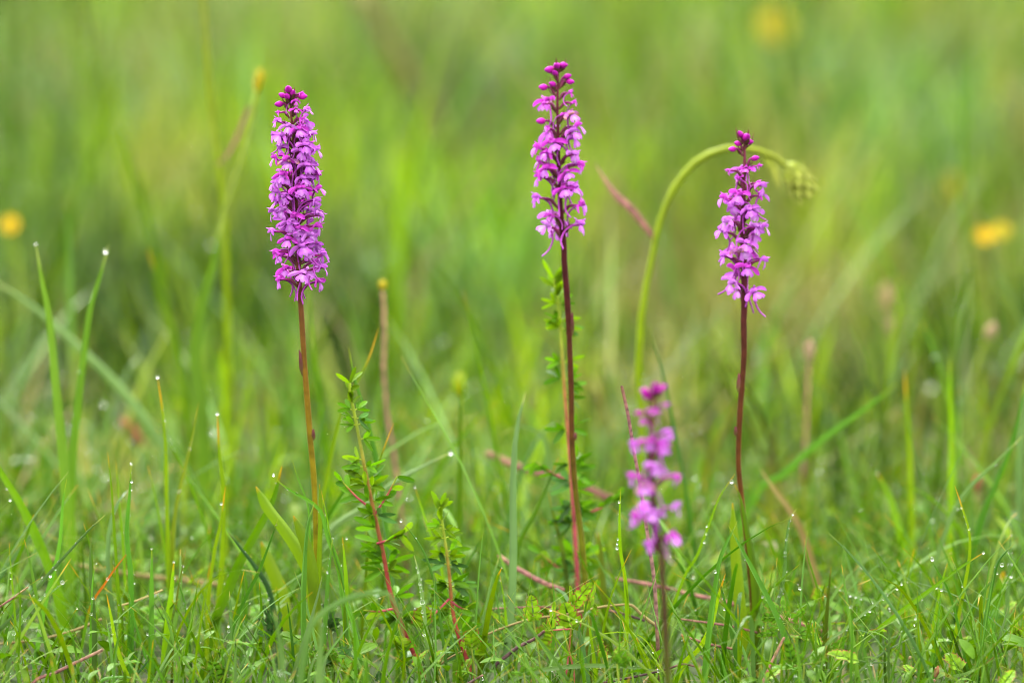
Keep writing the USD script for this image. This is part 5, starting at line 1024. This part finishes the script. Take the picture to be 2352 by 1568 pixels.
root, P, c = bud_stalk('arched lime green stalk nodding over a hairy drooping bud, behind the right orchid',
    [(1812, 384), (1795, 368), (1760, 352), (1710, 340), (1650, 345), (1595, 375), (1550, 430), (1522, 490), (1508, 540), (1492, 620), (1475, 720), (1468, 820), (1470, 920), (1475, 1050)], F0 + .19, 15, (1832, 412), (25, 46), 'limestem', 'palebud', 411, 0.25, 26, (0.5, -0.2, -0.85))
k = mpp(F0 + .19)
rr_ = np.random.default_rng(5)
q = np.array([at(x, y, F0 + .19) for x, y in [(1757, 350), (1768, 375), (1780, 400), (1788, 430)]])
part(root, 'bract', ribbon(spline(q, 12), np.interp(np.linspace(0, 1, 12), [0, 0.3, 0.7, 1], [18, 24, 16, 3]) * k, np.array([1.0, 0.3, 0]), fold=0.5, across=5), M['palebud'], label='pale drooping leaf hanging before the bud')
q = np.array([at(x, y, F0 + .19) for x, y in [(1510, 556), (1475, 510), (1451, 480), (1411, 443), (1367, 377)]])
part(root, 'dead_leaf', ribbon(spline(q, 14), np.interp(np.linspace(0, 1, 14), [0, 0.2, 0.5, 0.8, 1], [8, 15, 18, 9, 2]) * k, np.array([0.7, 0.2, 0.7]), fold=0.4, across=5), M['pinkstalk'], label='brown withered leaf at the bend of the stalk')
hairs = []
for j in range(110):
    d = unit(rr_.normal(0, 1, 3)); a = c + d * np.array([27, 27, 40]) * k * 0.9
    hairs.append(tube(np.array([a, a + d * 7 * k, a + d * 13 * k + np.array([0, 0, -2 * k])]), np.array([0.7, 0.5, 0.2]) * k, 4))
part(root, 'hair', join(hairs), M['palebud'], kind='stuff')
bud_stalk('blurred greyish pink stalk with a small yellow bud behind the taller leafy red stem', [(879, 668), (883, 760), (881, 855), (890, 955), (905, 1045), (922, 1180), (935, 1300)], F0 + .23, 9, (879, 654), (8, 11), 'pinkstalk', 'yellowdull', 412)
bud_stalk('stalk with a pale pointed green bud left of the tallest orchid', [(1055, 905), (1056, 960), (1055, 1060), (1054, 1180)], F0 + .26, 9, (1055, 885), (14, 30), 'greenstem', 'limestem', 413, 0.6)
bud_stalk('stalk with a whitish bud right of the right orchid', [(1857, 830), (1855, 900), (1850, 1000), (1842, 1120)], F0 + .3, 7, (1859, 808), (11, 28), 'pinkstalk', 'pinkbud', 414, 0.5)
bud_stalk('leaning stalk with a dusty pink bud in the right quarter', [(2264, 785), (2240, 850), (2225, 950)], F0 + .4, 8, (2274, 762), (12, 22), 'greenstem', 'pinkbud', 415, 0.5)
bud_stalk('stalk with a rust brown seed head near the right edge', [(2246, 1140), (2248, 1190), (2250, 1260)], F0 + .26, 5, (2245, 1112), (10, 22), 'greenstem', 'rustbud', 416, 0.5)
bud_stalk('leaning stalk with a long red brown seed head at left', [(338, 1028), (360, 1060), (385, 1110), (400, 1200)], F0 + .36, 7, (308, 995), (12, 44), 'greenstem', 'rustbud', 417, 0.4, 14)
bud_stalk('stalk with a tan seed head in the blurred right third', [(2035, 715), (2038, 780), (2045, 900)], F0 + .6, 7, (2035, 682), (14, 30), 'greenstem', 'tanbud', 418, 0.5)
bud_stalk('stalk with a dusty seed head below the tan one', [(2050, 775), (2056, 850), (2060, 930)], F0 + .6, 7, (2050, 752), (14, 24), 'greenstem', 'pinkbud', 419, 0.5)
bud_stalk('blurred green stalk with a brownish tufted head beside the dense orchid', [(588, 212), (575, 290), (548, 390), (520, 470), (490, 600), (465, 750), (452, 900), (450, 1080)], F0 + .30, 11, (594, 186), (9, 28), 'greenstem', 'yellowdull', 420, 0.3, 14)
bud_stalk('small stalk with a round mustard bud low in the right third', [(2092, 1515), (2094, 1550), (2096, 1590)], F0 - .04, 3, (2091, 1511), (5, 5), 'greenstem', 'tanbud', 421, 0.2, 5)
bud_stalk('small stub with a rust brown head at the bottom right', [(2146, 1560), (2143, 1580)], F0 - .05, 8, (2151, 1543), (6, 14), 'pinkstalk', 'rustbud', 422, 0.4, 5)
def dead_leaf(label, pts, w, Y, mat='straw'):
    return B('f', pts, w, mat, Y, label, name='dead_leaf', cat='dead leaf', group='dry leaves lying in the blurred grass', fold=0.3, rooted=False)
dead_leaf('broad blurred tan dead leaf left of the dense orchid stem', [(612, 868), (640, 866), (675, 872), (710, 882)], 34, F0 + .6, 'meadowdry')
dead_leaf('blurred pale dead leaf behind the upright blades at left', [(380, 925), (405, 935), (435, 945), (450, 950)], 24, F0 + .6, 'meadowdry')
dead_leaf('blurred tan dead leaf behind the shorter leafy red stem', [(930, 930), (945, 945), (955, 965), (960, 985)], 24, F0 + .6, 'meadowdry')
dead_leaf('blurred brown dead leaf beside the arched thin stalk left of the dense orchid', [(492, 382), (515, 365), (540, 325), (562, 270), (572, 245)], 9, F0 + .30, 'pinkstalk')

# ---------------------------------------------------------------- loose dew on the turf
if dew_pts:
    D = np.array(dew_pts)
    pi = UsdGeom.PointInstancer.Define(stage, '/World/dew'); pd = pi.GetPrim()
    q = obj('drop', ellipsoid((0, 0, 0), (1, 1, 1), sub=2), M['dew'], pd)
    pi.CreatePrototypesRel().SetTargets([q.GetPath()])
    pi.CreateProtoIndicesAttr(Vt.IntArray([0] * len(D)))
    pi.CreatePositionsAttr(Vt.Vec3fArray.FromNumpy(D[:, :3].astype(np.float32)))
    pi.CreateScalesAttr(Vt.Vec3fArray.FromNumpy(np.repeat(D[:, 3:4], 3, 1).astype(np.float32)))
    tag(pd, 'clear dew drops sprinkled over the grass of the turf', 'dew', kind='stuff')
